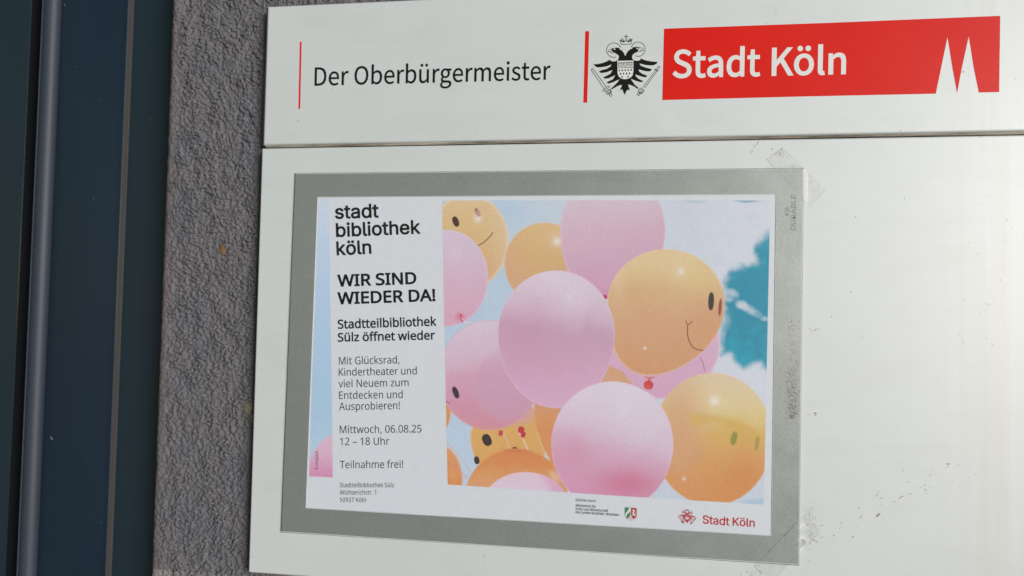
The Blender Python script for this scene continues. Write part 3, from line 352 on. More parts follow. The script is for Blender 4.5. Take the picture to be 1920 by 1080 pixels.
SIGN_LETTERS = {
'D': [482, [[(71,0),(202,0),(304,18),(379,68),(425,149),(440,258),(425,367),(379,447),(303,497),(199,513),(71,513)],[(135,53),(135,461),(193,461),(273,447),(329,408),(363,345),(374,258),(363,172),(329,107),(273,67),(193,53)]]],
'K': [452, [[(71,0),(135,0),(135,162),(223,268),(377,0),(450,0),(264,319),(425,513),(352,513),(137,256),(135,513),(71,513)]]],
'O': [520, [[(260,-9),(348,10),(418,63),(463,147),(479,258),(463,369),(418,452),(348,504),(260,522),(171,504),(102,452),(57,369),(41,258),(57,147),(102,63),(171,10)],[(260,48),(197,63),(149,105),(118,171),(107,258),(118,345),(149,410),(197,451),(260,466),(323,451),(371,410),(402,345),(412,258),(402,171),(371,105),(323,63)]]],
'S': [417, [[(213,-9),(285,2),(340,33),(375,80),(387,137),(379,187),(357,224),(323,252),(282,274),(209,305),(178,319),(151,336),(131,359),(123,391),(130,422),(149,446),(180,460),(219,466),(253,462),(284,453),(311,438),(336,418),(370,459),(340,485),(304,505),(263,518),(219,522),(155,512),(103,484),(70,441),(57,387),(67,337),(92,300),(125,274),(162,255),(235,223),(269,207),(297,189),(315,165),(321,131),(314,97),(293,71),(259,54),(214,48),(174,52),(137,65),(102,85),(72,111),(34,67),(70,35),(112,11),(160,-4)]]],
'a': [394, [[(152,-9),(186,-5),(219,7),(250,24),(278,46),(286,0),(338,0),(338,234),(331,298),(307,347),(266,379),(207,390),(162,385),(122,374),(87,358),(57,340),(82,296),(106,311),(134,324),(164,333),(196,337),(235,329),(259,307),(271,277),(275,241),(170,223),(97,194),(55,153),(41,99),(50,53),(73,19),(108,-2)],[(170,43),(144,46),(122,57),(108,75),(103,103),(112,136),(141,163),(194,184),(275,198),(275,92),(248,71),(222,55),(197,46)]]],
'b': [433, [[(232,-9),(294,5),(347,45),(383,109),(397,196),(387,276),(358,337),(311,376),(246,390),(214,386),(183,374),(154,358),(126,337),(129,405),(129,557),(64,557),(64,0),(116,0),(121,39),(150,19),(177,4),(205,-6)],[(221,45),(201,47),(178,53),(154,65),(129,84),(129,284),(155,307),(181,323),(206,333),(230,336),(276,326),(307,298),(325,253),(331,195),(322,132),(300,85),(265,55)]]],
'd': [434, [[(194,-9),(227,-5),(258,7),(285,24),(310,45),(317,0),(370,0),(370,557),(305,557),(305,411),(309,346),(284,364),(259,378),(233,387),(202,390),(139,376),(87,336),(51,273),(37,190),(48,105),(80,43),(129,4)],[(208,45),(164,55),(131,83),(110,129),(103,190),(112,250),(135,296),(170,326),(213,336),(236,334),(259,327),(282,315),(305,296),(305,97),(282,74),(258,58),(234,48)]]],
'e': [388, [[(218,-9),(255,-6),(288,2),(317,14),(343,29),(321,72),(299,59),(276,50),(252,44),(225,42),(176,51),(137,78),(111,120),(99,175),(356,175),(357,183),(358,192),(358,201),(359,211),(348,285),(319,341),(271,377),(207,390),(143,376),(89,336),(51,273),(36,190),(51,106),(89,43),(147,4)],[(99,221),(111,271),(136,308),(169,331),(208,339),(248,331),(278,309),(296,272),(303,221)]]],
'g': [395, [[(193,-175),(272,-164),(333,-136),(372,-94),(385,-43),(377,-3),(352,25),(310,42),(253,47),(178,47),(146,50),(125,59),(115,72),(111,88),(113,103),(118,114),(126,125),(136,134),(149,128),(163,124),(178,121),(192,120),(247,130),(291,156),(320,198),(331,253),(329,276),(323,298),(313,316),(300,331),(378,331),(378,380),(246,380),(235,384),(222,387),(208,389),(192,390),(137,381),(92,353),(61,311),(50,254),(54,222),(65,193),(81,170),(99,152),(84,137),(71,120),(61,101),(57,78),(60,58),(67,40),(78,27),(92,16),(68,-5),(50,-26),(39,-49),(36,-74),(47,-117),(79,-149),(129,-168)],[(192,164),(161,170),(135,188),(118,217),(111,254),(118,292),(135,320),(161,337),(192,343),(224,337),(250,320),(267,292),(273,254),(267,217),(249,188),(223,170)],[(202,-131),(155,-126),(121,-113),(99,-92),(92,-64),(94,-48),(101,-31),(113,-15),(130,0),(143,-3),(156,-4),(168,-5),(179,-6),(245,-6),(278,-8),(303,-16),(317,-31),(322,-54),(314,-83),(289,-107),(252,-124)]]],
'i': [193, [[(64,0),(129,0),(129,380),(64,380)],[(97,459),(114,462),(127,470),(136,484),(139,501),(136,518),(127,531),(114,540),(97,543),(79,540),(66,531),(58,518),(55,501),(58,484),(66,470),(79,462)]]],
'l': [199, [[(132,-9),(144,-9),(153,-7),(162,-6),(169,-4),(160,46),(152,44),(139,46),(134,50),(130,59),(129,71),(129,557),(64,557),(64,76),(68,40),(80,13),(101,-3)]]],
'm': [648, [[(64,0),(129,0),(129,276),(154,302),(179,320),(202,330),(224,334),(256,328),(278,310),(291,278),(295,232),(295,0),(359,0),(359,276),(384,302),(409,320),(432,330),(454,334),(486,328),(508,310),(521,278),(525,232),(525,0),(589,0),(589,241),(582,305),(561,352),(525,380),(474,390),(440,385),(408,370),(378,347),(348,317),(333,348),(312,370),(282,385),(243,390),(210,385),(179,371),(151,350),(125,325),(117,380),(64,380)]]],
'n': [427, [[(64,0),(129,0),(129,276),(155,301),(180,319),(205,330),(232,334),(265,328),(287,310),(300,278),(305,232),(305,0),(368,0),(368,241),(361,305),(340,352),(304,380),(252,390),(215,385),(182,371),(152,350),(125,325),(117,380),(64,380)]]],
'r': [272, [[(64,0),(129,0),(129,244),(150,285),(174,313),(199,328),(224,333),(235,332),(244,331),(252,329),(261,326),(273,382),(264,386),(255,388),(244,390),(232,390),(202,384),(173,369),(147,344),(125,311),(117,380),(64,380)]]],
's': [328, [[(164,-9),(223,0),(266,24),(293,60),(302,104),(292,149),(265,181),(228,202),(186,219),(155,231),(129,245),(111,262),(104,285),(109,306),(122,324),(144,336),(175,340),(199,338),(221,331),(242,320),(261,307),(292,347),(268,363),(240,377),(209,387),(174,390),(119,382),(78,359),(52,324),(43,282),(53,240),(79,210),(114,189),(154,172),(185,160),(213,145),(233,125),(241,100),(236,77),(222,58),(199,45),(166,41),(134,44),(105,53),(79,68),(53,86),(22,43),(52,23),(86,6),(124,-5)]]],
't': [264, [[(183,-9),(202,-8),(220,-5),(237,0),(254,5),(242,53),(231,49),(220,46),(209,44),(198,43),(170,48),(152,62),(142,85),(139,116),(139,328),(243,328),(243,380),(139,380),(139,487),(86,487),(79,380),(19,377),(19,328),(76,328),(76,118),(81,66),(99,26),(133,0)]]],
'ö': [424, [[(212,-9),(279,4),(335,43),(374,106),(388,190),(374,275),(335,337),(279,377),(212,390),(145,377),(89,337),(51,275),(36,190),(51,106),(89,43),(145,4)],[(212,44),(167,55),(133,84),(110,130),(102,190),(110,250),(133,296),(167,326),(212,336),(257,326),(292,296),(315,250),(323,190),(315,130),(292,84),(257,55)],[(137,460),(152,463),(165,471),(173,483),(176,499),(173,514),(165,526),(152,534),(137,537),(121,534),(109,526),(102,514),(99,499),(102,483),(109,471),(121,463)],[(287,460),(303,463),(315,471),(323,483),(326,499),(323,514),(315,526),(303,534),(287,537),(272,534),(259,526),(251,514),(249,499),(251,483),(259,471),(272,463)]]],
'ü': [425, [[(176,-9),(212,-4),(244,10),(274,31),(301,60),(308,0),(361,0),(361,380),(298,380),(298,111),(272,82),(247,62),(222,50),(195,46),(162,52),(140,70),(127,101),(123,147),(123,380),(59,380),(59,139),(66,75),(87,29),(124,0)],[(137,460),(152,463),(165,471),(173,483),(176,499),(173,514),(165,526),(152,534),(137,537),(121,534),(109,526),(101,514),(98,499),(101,483),(109,471),(121,463)],[(287,460),(303,463),(315,471),(323,483),(326,499),(323,514),(315,526),(303,534),(287,537),(272,534),(260,526),(252,514),(249,499),(252,483),(260,471),(272,463)]]],
' ': [157, []],
}
PLAIN_LETTERS = {
'!': [216, [[(131,161),(85,161),(65,573),(151,573)],[(58,43),(59,57),(61,69),(66,78),(72,85),(80,90),(88,94),(97,96),(107,97),(117,96),(126,94),(135,90),(142,85),(149,78),(153,69),(156,57),(157,43),(156,30),(153,18),(149,9),(142,2),(135,-4),(126,-8),(117,-10),(107,-11),(97,-10),(88,-8),(80,-4),(72,2),(66,9),(61,18),(59,30)]]],
',': [215, [[(154,84),(150,70),(146,55),(141,39),(136,23),(130,7),(124,-10),(118,-26),(111,-42),(104,-58),(98,-74),(91,-89),(85,-103),(33,-103),(37,-88),(41,-72),(45,-55),(49,-38),(52,-21),(56,-3),(59,14),(63,31),(66,48),(68,63),(71,79),(73,93),(148,93)]]],
'.': [215, [[(58,43),(59,57),(61,69),(66,78),(72,85),(80,90),(88,94),(97,96),(107,97),(117,96),(126,94),(135,90),(142,85),(149,78),(153,69),(156,57),(157,43),(156,30),(153,18),(149,9),(142,2),(135,-4),(126,-8),(117,-10),(107,-11),(97,-10),(88,-8),(80,-4),(72,2),(66,9),(61,18),(59,30)]]],
'0': [459, [[(419,287),(419,253),(417,221),(414,191),(409,163),(403,137),(395,112),(386,90),(376,70),(363,52),(349,37),(334,23),(316,12),(297,3),(276,-3),(253,-7),(229,-8),(198,-6),(170,1),(145,12),(122,27),(103,47),(86,70),(71,98),(60,129),(51,163),(44,201),(41,243),(39,287),(40,332),(44,373),(50,411),(58,446),(69,477),(83,504),(99,527),(119,547),(141,562),(167,573),(196,579),(229,581),(259,579),(287,573),(313,562),(335,547),(355,527),(372,504),(387,477),(399,446),(408,411),(414,373),(418,332)],[(110,287),(111,249),(113,215),(116,184),(121,156),(128,132),(137,111),(147,93),(159,78),(173,67),(190,59),(208,54),(229,52),(249,54),(268,59),(284,67),(298,78),(310,92),(320,110),(329,131),(336,156),(341,184),(345,215),(347,249),(348,287),(347,325),(345,359),(341,390),(336,417),(329,442),(320,463),(310,481),(298,495),(284,507),(268,515),(249,520),(229,521),(208,520),(190,515),(173,507),(159,495),(147,481),(137,463),(128,442),(121,417),(116,390),(113,359),(111,325)]]],
'1': [459, [[(285,0),(216,0),(216,400),(216,411),(216,422),(216,431),(216,439),(216,447),(217,455),(217,470),(219,499),(213,493),(207,487),(201,482),(196,477),(169,455),(108,405),(71,452),(226,573),(285,573)]]],
'2': [459, [[(417,0),(38,0),(38,59),(188,210),(209,231),(228,251),(246,270),(261,287),(275,304),(287,320),(298,337),(306,353),(313,370),(318,387),(321,405),(322,424),(320,446),(315,466),(306,482),(294,496),(278,507),(261,514),(242,519),(221,520),(200,520),(181,517),(164,512),(147,506),(131,498),(115,489),(99,478),(83,466),(45,513),(56,523),(68,531),(81,540),(94,548),(108,555),(122,561),(137,567),(153,572),(169,576),(186,578),(203,580),(221,581),(246,579),(270,576),(293,570),(313,562),(331,552),(347,540),(361,526),(372,510),(382,492),(388,472),(392,451),(394,428),(393,406),(389,385),(383,364),(375,344),(365,324),(353,305),(340,286),(324,267),(307,247),(288,227),(268,207),(247,185),(128,67),(417,64)]]],
'3': [459, [[(395,439),(394,420),(392,403),(387,387),(381,372),(373,359),(363,347),(352,336),(340,326),(326,318),(310,311),(294,306),(277,302),(309,293),(337,283),(360,271),(379,255),(394,236),(405,214),(411,190),(413,163),(412,139),(407,116),(400,94),(390,74),(377,56),(360,40),(341,26),(318,14),(292,4),(263,-3),(230,-7),(193,-8),(171,-8),(150,-6),(130,-4),(110,-1),(91,3),(72,8),(54,15),(36,23),(36,89),(54,81),(74,73),(93,67),(114,61),(135,57),(155,54),(175,52),(194,51),(230,53),(260,59),(285,68),(305,81),(320,98),(331,117),(337,139),(339,164),(338,182),(335,197),(329,211),(320,223),(310,233),(297,242),(282,249),(265,255),(246,260),(226,263),(203,265),(179,265),(123,265),(123,326),(180,326),(202,326),(223,329),(242,333),(259,339),(274,347),(286,356),(298,366),(307,377),(314,390),(319,404),(322,418),(323,434),(321,454),(316,471),(307,486),(295,498),(280,508),(262,516),(242,520),(219,521),(204,521),(190,520),(176,518),(164,515),(151,512),(140,508),(128,504),(117,498),(107,493),(96,487),(85,480),(75,473),(39,521),(55,533),(73,544),(93,554),(115,563),(139,571),(163,576),(190,579),(218,581),(260,578),(296,571),(327,558),(352,540),(371,519),(384,495),(393,468)]]],
'5': [459, [[(221,351),(249,350),(275,346),(300,340),(322,331),(343,320),(361,307),(376,291),(389,274),(400,254),(407,232),(412,209),(413,183),(411,154),(407,128),(399,103),(387,81),(373,60),(356,43),(336,28),(314,15),(289,5),(261,-2),(231,-7),(199,-8),(177,-8),(156,-6),(136,-4),(116,0),(97,4),(80,10),(65,16),(51,23),(51,90),(66,81),(82,74),(101,68),(121,62),(141,58),(161,55),(181,53),(200,52),(220,53),(239,55),(257,60),(274,65),(289,73),(302,82),(313,93),(323,106),(331,121),(336,137),(340,156),(341,176),(339,202),(332,225),(321,245),(306,262),(287,275),(262,284),(232,290),(197,292),(186,292),(173,291),(160,290),(146,288),(132,286),(120,284),(109,282),(99,280),(64,302),(86,573),(373,573),(373,508),(146,508),(132,342),(140,344),(148,345),(158,346),(169,348),(181,349),(194,350),(207,351)]]],
'6': [459, [[(44,245),(45,269),(46,294),(48,318),(51,342),(55,366),(60,389),(67,412),(75,433),(84,454),(95,474),(107,492),(121,510),(137,525),(155,539),(174,551),(196,562),(220,570),(246,576),(275,579),(306,581),(315,580),(324,580),(334,580),(344,579),(353,578),(362,577),(370,575),(377,573),(377,513),(369,515),(362,517),(353,519),(344,520),(335,522),(326,522),(317,523),(308,523),(281,522),(257,518),(235,512),(216,504),(198,494),(183,483),(169,469),(158,454),(148,437),(139,419),(132,400),(127,380),(122,359),(119,337),(116,314),(115,291),(126,300),(133,309),(141,318),(150,326),(160,333),(170,339),(182,345),(194,350),(208,353),(223,356),(238,358),(255,358),(279,357),(302,353),(323,347),(342,338),(360,327),(375,313),(389,297),(400,279),(409,258),(416,236),(420,211),(421,184),(420,156),(415,129),(408,104),(399,82),(386,61),(372,44),(355,28),(336,15),(314,5),(291,-2),(266,-7),(239,-8),(219,-7),(199,-4),(181,1),(163,7),(146,16),(130,26),(115,39),(101,54),(88,70),(77,89),(67,110),(59,133),(52,158),(48,185),(45,214)],[(238,51),(262,53),(284,59),(303,70),(320,84),(334,102),(343,125),(349,153),(351,184),(350,210),(344,233),(336,254),(324,271),(308,285),(289,295),(267,301),(241,303),(222,302),(205,299),(189,294),(175,287),(162,279),(150,270),(140,259),(131,248),(124,236),(119,223),(116,211),(115,198),(116,185),(117,172),(120,159),(123,146),(127,133),(133,121),(139,110),(146,99),(155,88),(164,79),(174,71),(185,64),(197,59),(210,55),(223,52)]]],
'7': [459, [[(109,0),(344,508),(35,508),(35,573),(419,573),(419,518),(187,0)]]],
'8': [459, [[(229,581),(253,580),(276,577),(298,572),(318,565),(336,556),(352,546),(366,533),(378,519),(388,503),(395,485),(399,465),(400,443),(399,427),(396,411),(392,397),(385,383),(377,371),(368,359),(357,348),(346,338),(333,328),(320,319),(306,311),(291,303),(308,294),(325,285),(340,275),(355,265),(369,254),(381,242),(392,229),(401,216),(409,201),(414,185),(418,167),(419,148),(417,125),(413,104),(406,84),(395,65),(383,49),(367,34),(350,22),(330,11),(308,3),(284,-3),(258,-7),(231,-8),(201,-7),(174,-3),(149,2),(126,10),(106,21),(89,33),(74,47),(61,63),(52,81),(45,101),(41,122),(39,146),(40,165),(43,183),(49,199),(56,214),(65,228),(75,241),(86,253),(99,264),(113,274),(128,283),(143,291),(158,299),(144,307),(131,316),(119,326),(107,336),(96,346),(87,358),(78,370),(71,383),(65,396),(61,411),(59,427),(58,444),(59,465),(63,485),(70,503),(80,518),(92,533),(107,545),(123,556),(141,565),(161,572),(182,577),(205,580)],[(108,145),(110,125),(116,107),(125,90),(138,76),(155,64),(176,55),(200,50),(229,48),(257,50),(281,55),(302,64),(319,76),(332,91),(342,108),(348,127),(350,148),(349,161),(346,174),(341,186),(335,197),(327,207),(317,217),(306,226),(293,235),(279,243),(264,251),(247,258),(229,265),(217,270),(200,262),(184,254),(170,246),(157,237),(146,228),(136,219),(128,208),(121,197),(115,186),(111,173),(109,160)],[(228,524),(207,522),(188,518),(170,512),(155,502),(143,491),(134,476),(128,460),(127,441),(128,427),(130,414),(135,402),(141,391),(148,382),(157,373),(167,365),(179,357),(191,350),(204,344),(218,337),(232,330),(245,337),(258,343),(270,350),(282,357),(292,364),(302,373),(310,382),(317,392),(323,402),(327,414),(330,427),(330,441),(329,460),(323,476),(315,491),(302,502),(287,512),(270,518),(250,522)]]],
'9': [459, [[(417,328),(417,304),(415,279),(413,255),(410,231),(406,207),(401,183),(394,161),(387,139),(377,118),(366,99),(354,80),(340,63),(324,47),(306,33),(286,21),(265,11),(241,3),(214,-3),(185,-7),(154,-8),(146,-8),(137,-8),(127,-7),(117,-6),(107,-5),(97,-4),(89,-2),(82,0),(82,60),(89,58),(97,56),(106,54),(115,53),(125,51),(134,50),(143,50),(152,50),(179,51),(204,54),(226,60),(245,68),(262,78),(278,90),(291,103),(303,118),(313,135),(322,153),(329,172),(334,192),(339,213),(342,235),(344,258),(346,281),(334,272),(327,263),(319,255),(310,247),(301,240),(290,233),(278,228),(266,223),(252,219),(237,216),(222,215),(204,214),(181,215),(158,219),(138,226),(118,235),(101,246),(85,260),(72,275),(61,294),(52,314),(45,336),(41,361),(40,387),(42,416),(46,443),(53,468),(63,491),(76,511),(90,529),(107,544),(127,557),(148,568),(171,575),(196,579),(223,581),(243,580),(262,577),(281,572),(299,565),(316,556),(332,545),(347,533),(361,518),(373,501),(384,483),(394,462),(402,439),(409,415),(413,388),(416,359)],[(223,521),(199,519),(178,513),(159,503),(142,488),(128,470),(118,447),(112,420),(110,388),(112,362),(117,339),(125,318),(137,301),(152,287),(171,277),(193,271),(220,269),(238,270),(256,273),(272,278),(286,285),(300,293),(311,303),(321,313),(330,325),(337,337),(342,349),(345,362),(346,374),(345,387),(344,400),(341,413),(338,426),(334,439),(328,451),(322,463),(315,474),(307,484),(298,493),(288,501),(277,508),(265,514),(252,518),(238,520)]]],
'A': [512, [[(437,0),(368,177),(141,177),(73,0),(0,0),(224,575),(289,575),(512,0)],[(282,415),(279,424),(277,430),(274,438),(271,446),(269,455),(266,464),(263,473),(261,481),(259,489),(257,495),(251,484),(249,476),(247,468),(244,460),(242,452),(240,445),(238,438),(230,415),(165,241),(346,241)]]],
'D': [585, [[(536,292),(534,246),(528,203),(516,165),(501,131),(481,100),(457,74),(430,51),(399,33),(364,18),(325,8),(283,2),(237,0),(78,0),(78,573),(254,573),(296,571),(335,565),(371,555),(404,540),(434,523),(460,501),(483,475),(502,446),(517,413),(528,377),(534,336)],[(460,289),(459,326),(454,359),(446,388),(435,415),(421,437),(404,457),(384,474),(361,487),(336,498),(308,505),(277,509),(244,511),(150,511),(150,62),(228,62),(282,65),(329,76),(369,94),(402,119),(428,151),(446,190),(457,236)]]],
'E': [446, [[(398,0),(78,0),(78,573),(398,573),(398,509),(150,509),(150,330),(383,330),(383,268),(150,268),(150,63),(398,63)]]],
'G': [584, [[(326,302),(524,302),(524,22),(501,15),(478,8),(454,3),(431,-1),(406,-4),(380,-6),(352,-8),(323,-8),(280,-6),(241,1),(205,12),(173,28),(145,47),(120,71),(98,98),(81,130),(67,164),(57,202),(51,243),(49,286),(51,330),(58,370),(69,407),(84,442),(104,473),(127,500),(154,524),(186,544),(220,560),(259,571),(300,578),(346,581),(369,580),(392,578),(415,576),(437,572),(458,567),(478,561),(498,554),(516,547),(489,484),(473,491),(457,497),(439,503),(421,508),(401,512),(382,515),(362,517),(342,517),(309,515),(278,510),(250,501),(225,489),(202,474),(181,455),(164,434),(150,409),(139,382),(131,353),(126,321),(124,286),(126,253),(130,222),(137,193),(146,166),(159,141),(175,119),(194,100),(216,84),(241,71),(270,62),(303,56),(340,55),(358,55),(375,56),(390,57),(404,59),(417,61),(429,63),(441,65),(452,68),(452,238),(326,238)]]],
'I': [272, [[(239,0),(32,0),(32,42),(99,57),(99,515),(32,531),(32,573),(239,573),(239,531),(172,515),(172,57),(239,42)]]],
'K': [496, [[(496,0),(411,0),(209,273),(150,222),(150,0),(78,0),(78,573),(150,573),(150,290),(162,304),(174,318),(186,331),(199,345),(249,399),(403,573),(488,573),(261,323)]]],
'M': [727, [[(330,0),(142,502),(140,493),(140,484),(141,473),(142,461),(142,448),(143,435),(143,421),(144,407),(144,392),(144,377),(144,362),(144,347),(144,0),(78,0),(78,573),(184,573),(361,103),(544,573),(650,573),(650,0),(578,0),(578,352),(578,366),(578,380),(579,394),(579,408),(579,421),(580,435),(581,447),(581,460),(582,472),(583,482),(583,492),(584,501),(390,0)]]],
'N': [609, [[(532,0),(447,0),(141,476),(139,466),(139,455),(140,444),(141,432),(141,419),(142,406),(143,392),(143,378),(144,364),(144,349),(144,335),(144,320),(144,0),(78,0),(78,573),(161,573),(467,99),(470,106),(469,115),(468,125),(468,137),(467,150),(467,164),(466,178),(466,193),(465,208),(465,223),(464,236),(464,249),(464,573),(532,573)]]],
'R': [499, [[(236,573),(270,571),(301,568),(329,562),(353,555),(375,544),(393,532),(409,517),(422,500),(432,481),(439,460),(443,436),(444,410),(443,388),(440,368),(435,350),(427,334),(418,319),(408,306),(397,295),(385,285),(371,277),(358,269),(344,262),(330,257),(487,0),(403,0),(264,237),(150,237),(150,0),(78,0),(78,573)],[(232,510),(150,510),(150,298),(236,298),(268,299),(296,304),(319,313),(338,325),(352,341),(362,359),(368,381),(370,407),(369,424),(366,440),(361,455),(355,467),(346,477),(336,486),(324,494),(310,500),(293,504),(275,507),(254,509)]]],
'S': [440, [[(403,153),(401,128),(396,106),(389,85),(378,66),(364,49),(348,35),(328,22),(307,11),(283,3),(257,-3),(228,-7),(198,-8),(182,-8),(167,-7),(152,-6),(137,-5),(122,-3),(109,-1),(96,2),(83,4),(72,8),(61,11),(50,15),(41,19),(41,88),(56,82),(73,76),(92,70),(113,65),(134,60),(156,57),(179,55),(201,55),(222,55),(240,57),(257,61),(273,66),(286,72),(298,79),(308,88),(316,98),(322,109),(327,120),(329,133),(330,147),(330,160),(327,173),(324,184),(318,194),(311,204),(302,213),(291,221),(277,230),(261,238),(242,247),(220,255),(196,265),(178,272),(161,279),(146,286),(131,294),(118,302),(106,311),(95,320),(85,330),(76,340),(69,351),(63,363),(57,375),(53,389),(50,403),(49,418),(48,435),(50,457),(54,477),(61,496),(71,513),(84,528),(99,542),(116,553),(136,563),(157,571),(180,576),(205,579),(231,581),(254,580),(276,578),(297,576),(318,572),(337,567),(355,562),(372,555),(389,549),(366,487),(351,493),(336,499),(319,504),(302,508),(284,512),(266,515),(248,517),(229,517),(212,517),(196,515),(182,511),(169,507),(158,501),(148,494),(140,486),(133,478),(128,468),(124,457),(122,446),(121,434),(122,420),(124,407),(128,396),(133,386),(140,376),(149,367),(160,359),(172,351),(187,343),(204,335),(224,327),(246,318),(270,309),(293,299),(313,289),(332,279),(348,268),(362,255),(374,242),(385,228),(392,212),(398,194),(401,175)]]],
'T': [446, [[(259,0),(187,0),(187,509),(8,509),(8,573),(437,573),(437,509),(259,509)]]],
'U': [586, [[(513,202),(512,173),(507,146),(500,120),(489,95),(476,72),(459,52),(439,35),(416,20),(389,8),(360,-1),(327,-6),(290,-8),(240,-4),(196,7),(159,25),(128,50),(104,82),(86,118),(76,158),(72,204),(72,573),(144,573),(144,201),(147,168),(154,139),(165,114),(182,93),(203,76),(228,64),(259,57),(294,55),(319,56),(342,59),(361,65),(379,73),(394,84),(407,96),(418,110),(427,126),(433,143),(438,161),(441,181),(442,202),(442,573),(513,573)]]],
'W': [746, [[(735,573),(583,0),(510,0),(399,375),(396,384),(394,392),(391,401),(389,410),(387,419),(384,427),(382,435),(380,443),(378,451),(376,458),(375,465),(373,471),(371,481),(370,488),(369,481),(367,471),(364,458),(363,451),(361,443),(359,435),(357,427),(355,418),(352,409),(350,400),(348,391),(345,382),(342,373),(234,0),(161,0),(10,573),(85,573),(174,223),(176,214),(179,205),(181,195),(183,186),(185,177),(187,169),(189,160),(190,151),(192,143),(194,134),(195,126),(196,118),(198,110),(199,102),(200,94),(201,87),(203,95),(204,103),(205,111),(206,119),(208,128),(210,137),(211,145),(213,154),(215,163),(218,173),(220,182),(222,191),(225,200),(227,209),(229,218),(232,227),(333,573),(407,573),(512,225),(515,215),(518,206),(520,197),(523,187),(525,178),(527,169),(530,160),(532,151),(534,142),(535,133),(537,125),(538,117),(544,87),(545,97),(547,107),(548,118),(550,129),(552,140),(555,151),(557,163),(560,175),(563,187),(566,199),(569,211),(572,224),(660,573)]]],
'a': [450, [[(231,437),(268,435),(299,428),(326,418),(347,403),(364,383),(376,358),(383,328),(385,293),(385,0),(334,0),(320,61),(307,50),(298,40),(288,30),(279,22),(268,15),(258,9),(246,3),(234,-1),(220,-4),(206,-6),(190,-8),(172,-8),(154,-7),(136,-5),(119,0),(103,6),(88,13),(75,23),(64,34),(55,48),(47,63),(41,80),(38,99),(37,119),(40,150),(50,176),(65,199),(87,219),(116,234),(152,245),(194,253),(243,257),(316,259),(316,285),(315,309),(310,330),(303,347),(293,359),(280,368),(265,375),(247,379),(227,380),(210,379),(194,378),(178,374),(163,370),(148,365),(133,359),(119,353),(106,347),(84,400),(99,408),(115,414),(132,421),(151,426),(170,431),(190,434),(210,436)],[(252,208),(215,205),(184,200),(159,192),(141,182),(127,170),(118,155),(112,138),(110,119),(111,102),(115,87),(122,75),(132,66),(144,58),(157,53),(172,50),(188,49),(215,51),(238,56),(260,66),(279,79),(295,96),(306,117),(313,142),(315,172),(315,210)]]],
'b': [493, [[(139,461),(139,448),(138,435),(138,422),(138,410),(137,399),(136,389),(136,380),(135,373),(149,386),(161,398),(174,409),(189,419),(206,427),(226,432),(248,436),(272,437),(310,434),(344,423),(374,406),(401,381),(422,350),(437,312),(446,267),(449,215),(448,180),(444,147),(437,118),(427,91),(415,68),(400,48),(384,31),(365,17),(344,6),(322,-2),(298,-6),(272,-8),(248,-7),(226,-3),(206,2),(189,10),(174,20),(161,31),(149,42),(139,55),(119,0),(68,0),(68,609),(139,609)],[(260,379),(238,377),(219,374),(202,369),(188,361),(175,351),(165,339),(157,325),(150,308),(145,289),(142,268),(139,244),(139,217),(140,177),(145,144),(153,116),(165,93),(181,74),(202,61),(229,53),(261,51),(288,53),(312,61),(332,74),(348,93),(360,117),(369,145),(374,178),(376,216),(374,254),(369,287),(360,315),(348,338),(331,356),(311,368),(288,376)]]],
'c': [385, [[(241,-8),(213,-7),(187,-2),(162,5),(139,15),(118,28),(99,45),(83,65),(69,87),(58,114),(50,143),(46,176),(44,213),(46,250),(51,284),(59,315),(71,342),(85,365),(102,385),(121,401),(142,415),(166,425),(191,432),(217,436),(245,438),(262,437),(278,436),(293,434),(309,431),(323,427),(336,424),(348,419),(358,415),(337,356),(327,360),(316,363),(304,366),(292,370),(279,372),(267,374),(255,376),(244,376),(223,375),(204,371),(187,366),(172,358),(159,347),(148,335),(138,320),(131,303),(125,284),(120,263),(118,239),(117,213),(118,189),(120,166),(125,145),(131,126),(138,109),(148,94),(159,82),(172,71),(186,63),(202,58),(220,54),(240,53),(257,53),(273,55),(288,57),(302,60),(315,64),(328,68),(340,73),(351,78),(351,15),(340,10),(328,5),(316,1),(304,-2),(290,-5),(275,-7),(258,-8)]]],
'd': [493, [[(221,-8),(182,-5),(148,6),(118,23),(92,48),(71,79),(56,117),(47,162),(44,214),(47,266),(56,311),(71,350),(93,381),(119,406),(149,424),(183,434),(221,438),(238,437),(253,436),(267,433),(280,429),(292,425),(303,420),(314,413),(323,407),(332,399),(340,391),(348,383),(354,374),(359,380),(358,387),(357,396),(356,405),(356,415),(355,424),(354,438),(354,609),(425,609),(425,0),(368,0),(358,58),(348,49),(340,40),(332,32),(323,24),(314,17),(303,11),(292,6),(279,1),(266,-3),(252,-6),(237,-7)],[(232,51),(263,53),(290,60),(311,71),(328,88),(340,109),(348,135),(354,165),(355,200),(355,213),(354,251),(349,284),(340,313),(329,336),(313,355),(291,369),(264,377),(231,379),(204,376),(181,368),(162,354),(146,334),(133,309),(124,281),(119,249),(117,213),(119,176),(124,144),(133,116),(146,93),(162,74),(181,61),(205,53)]]],
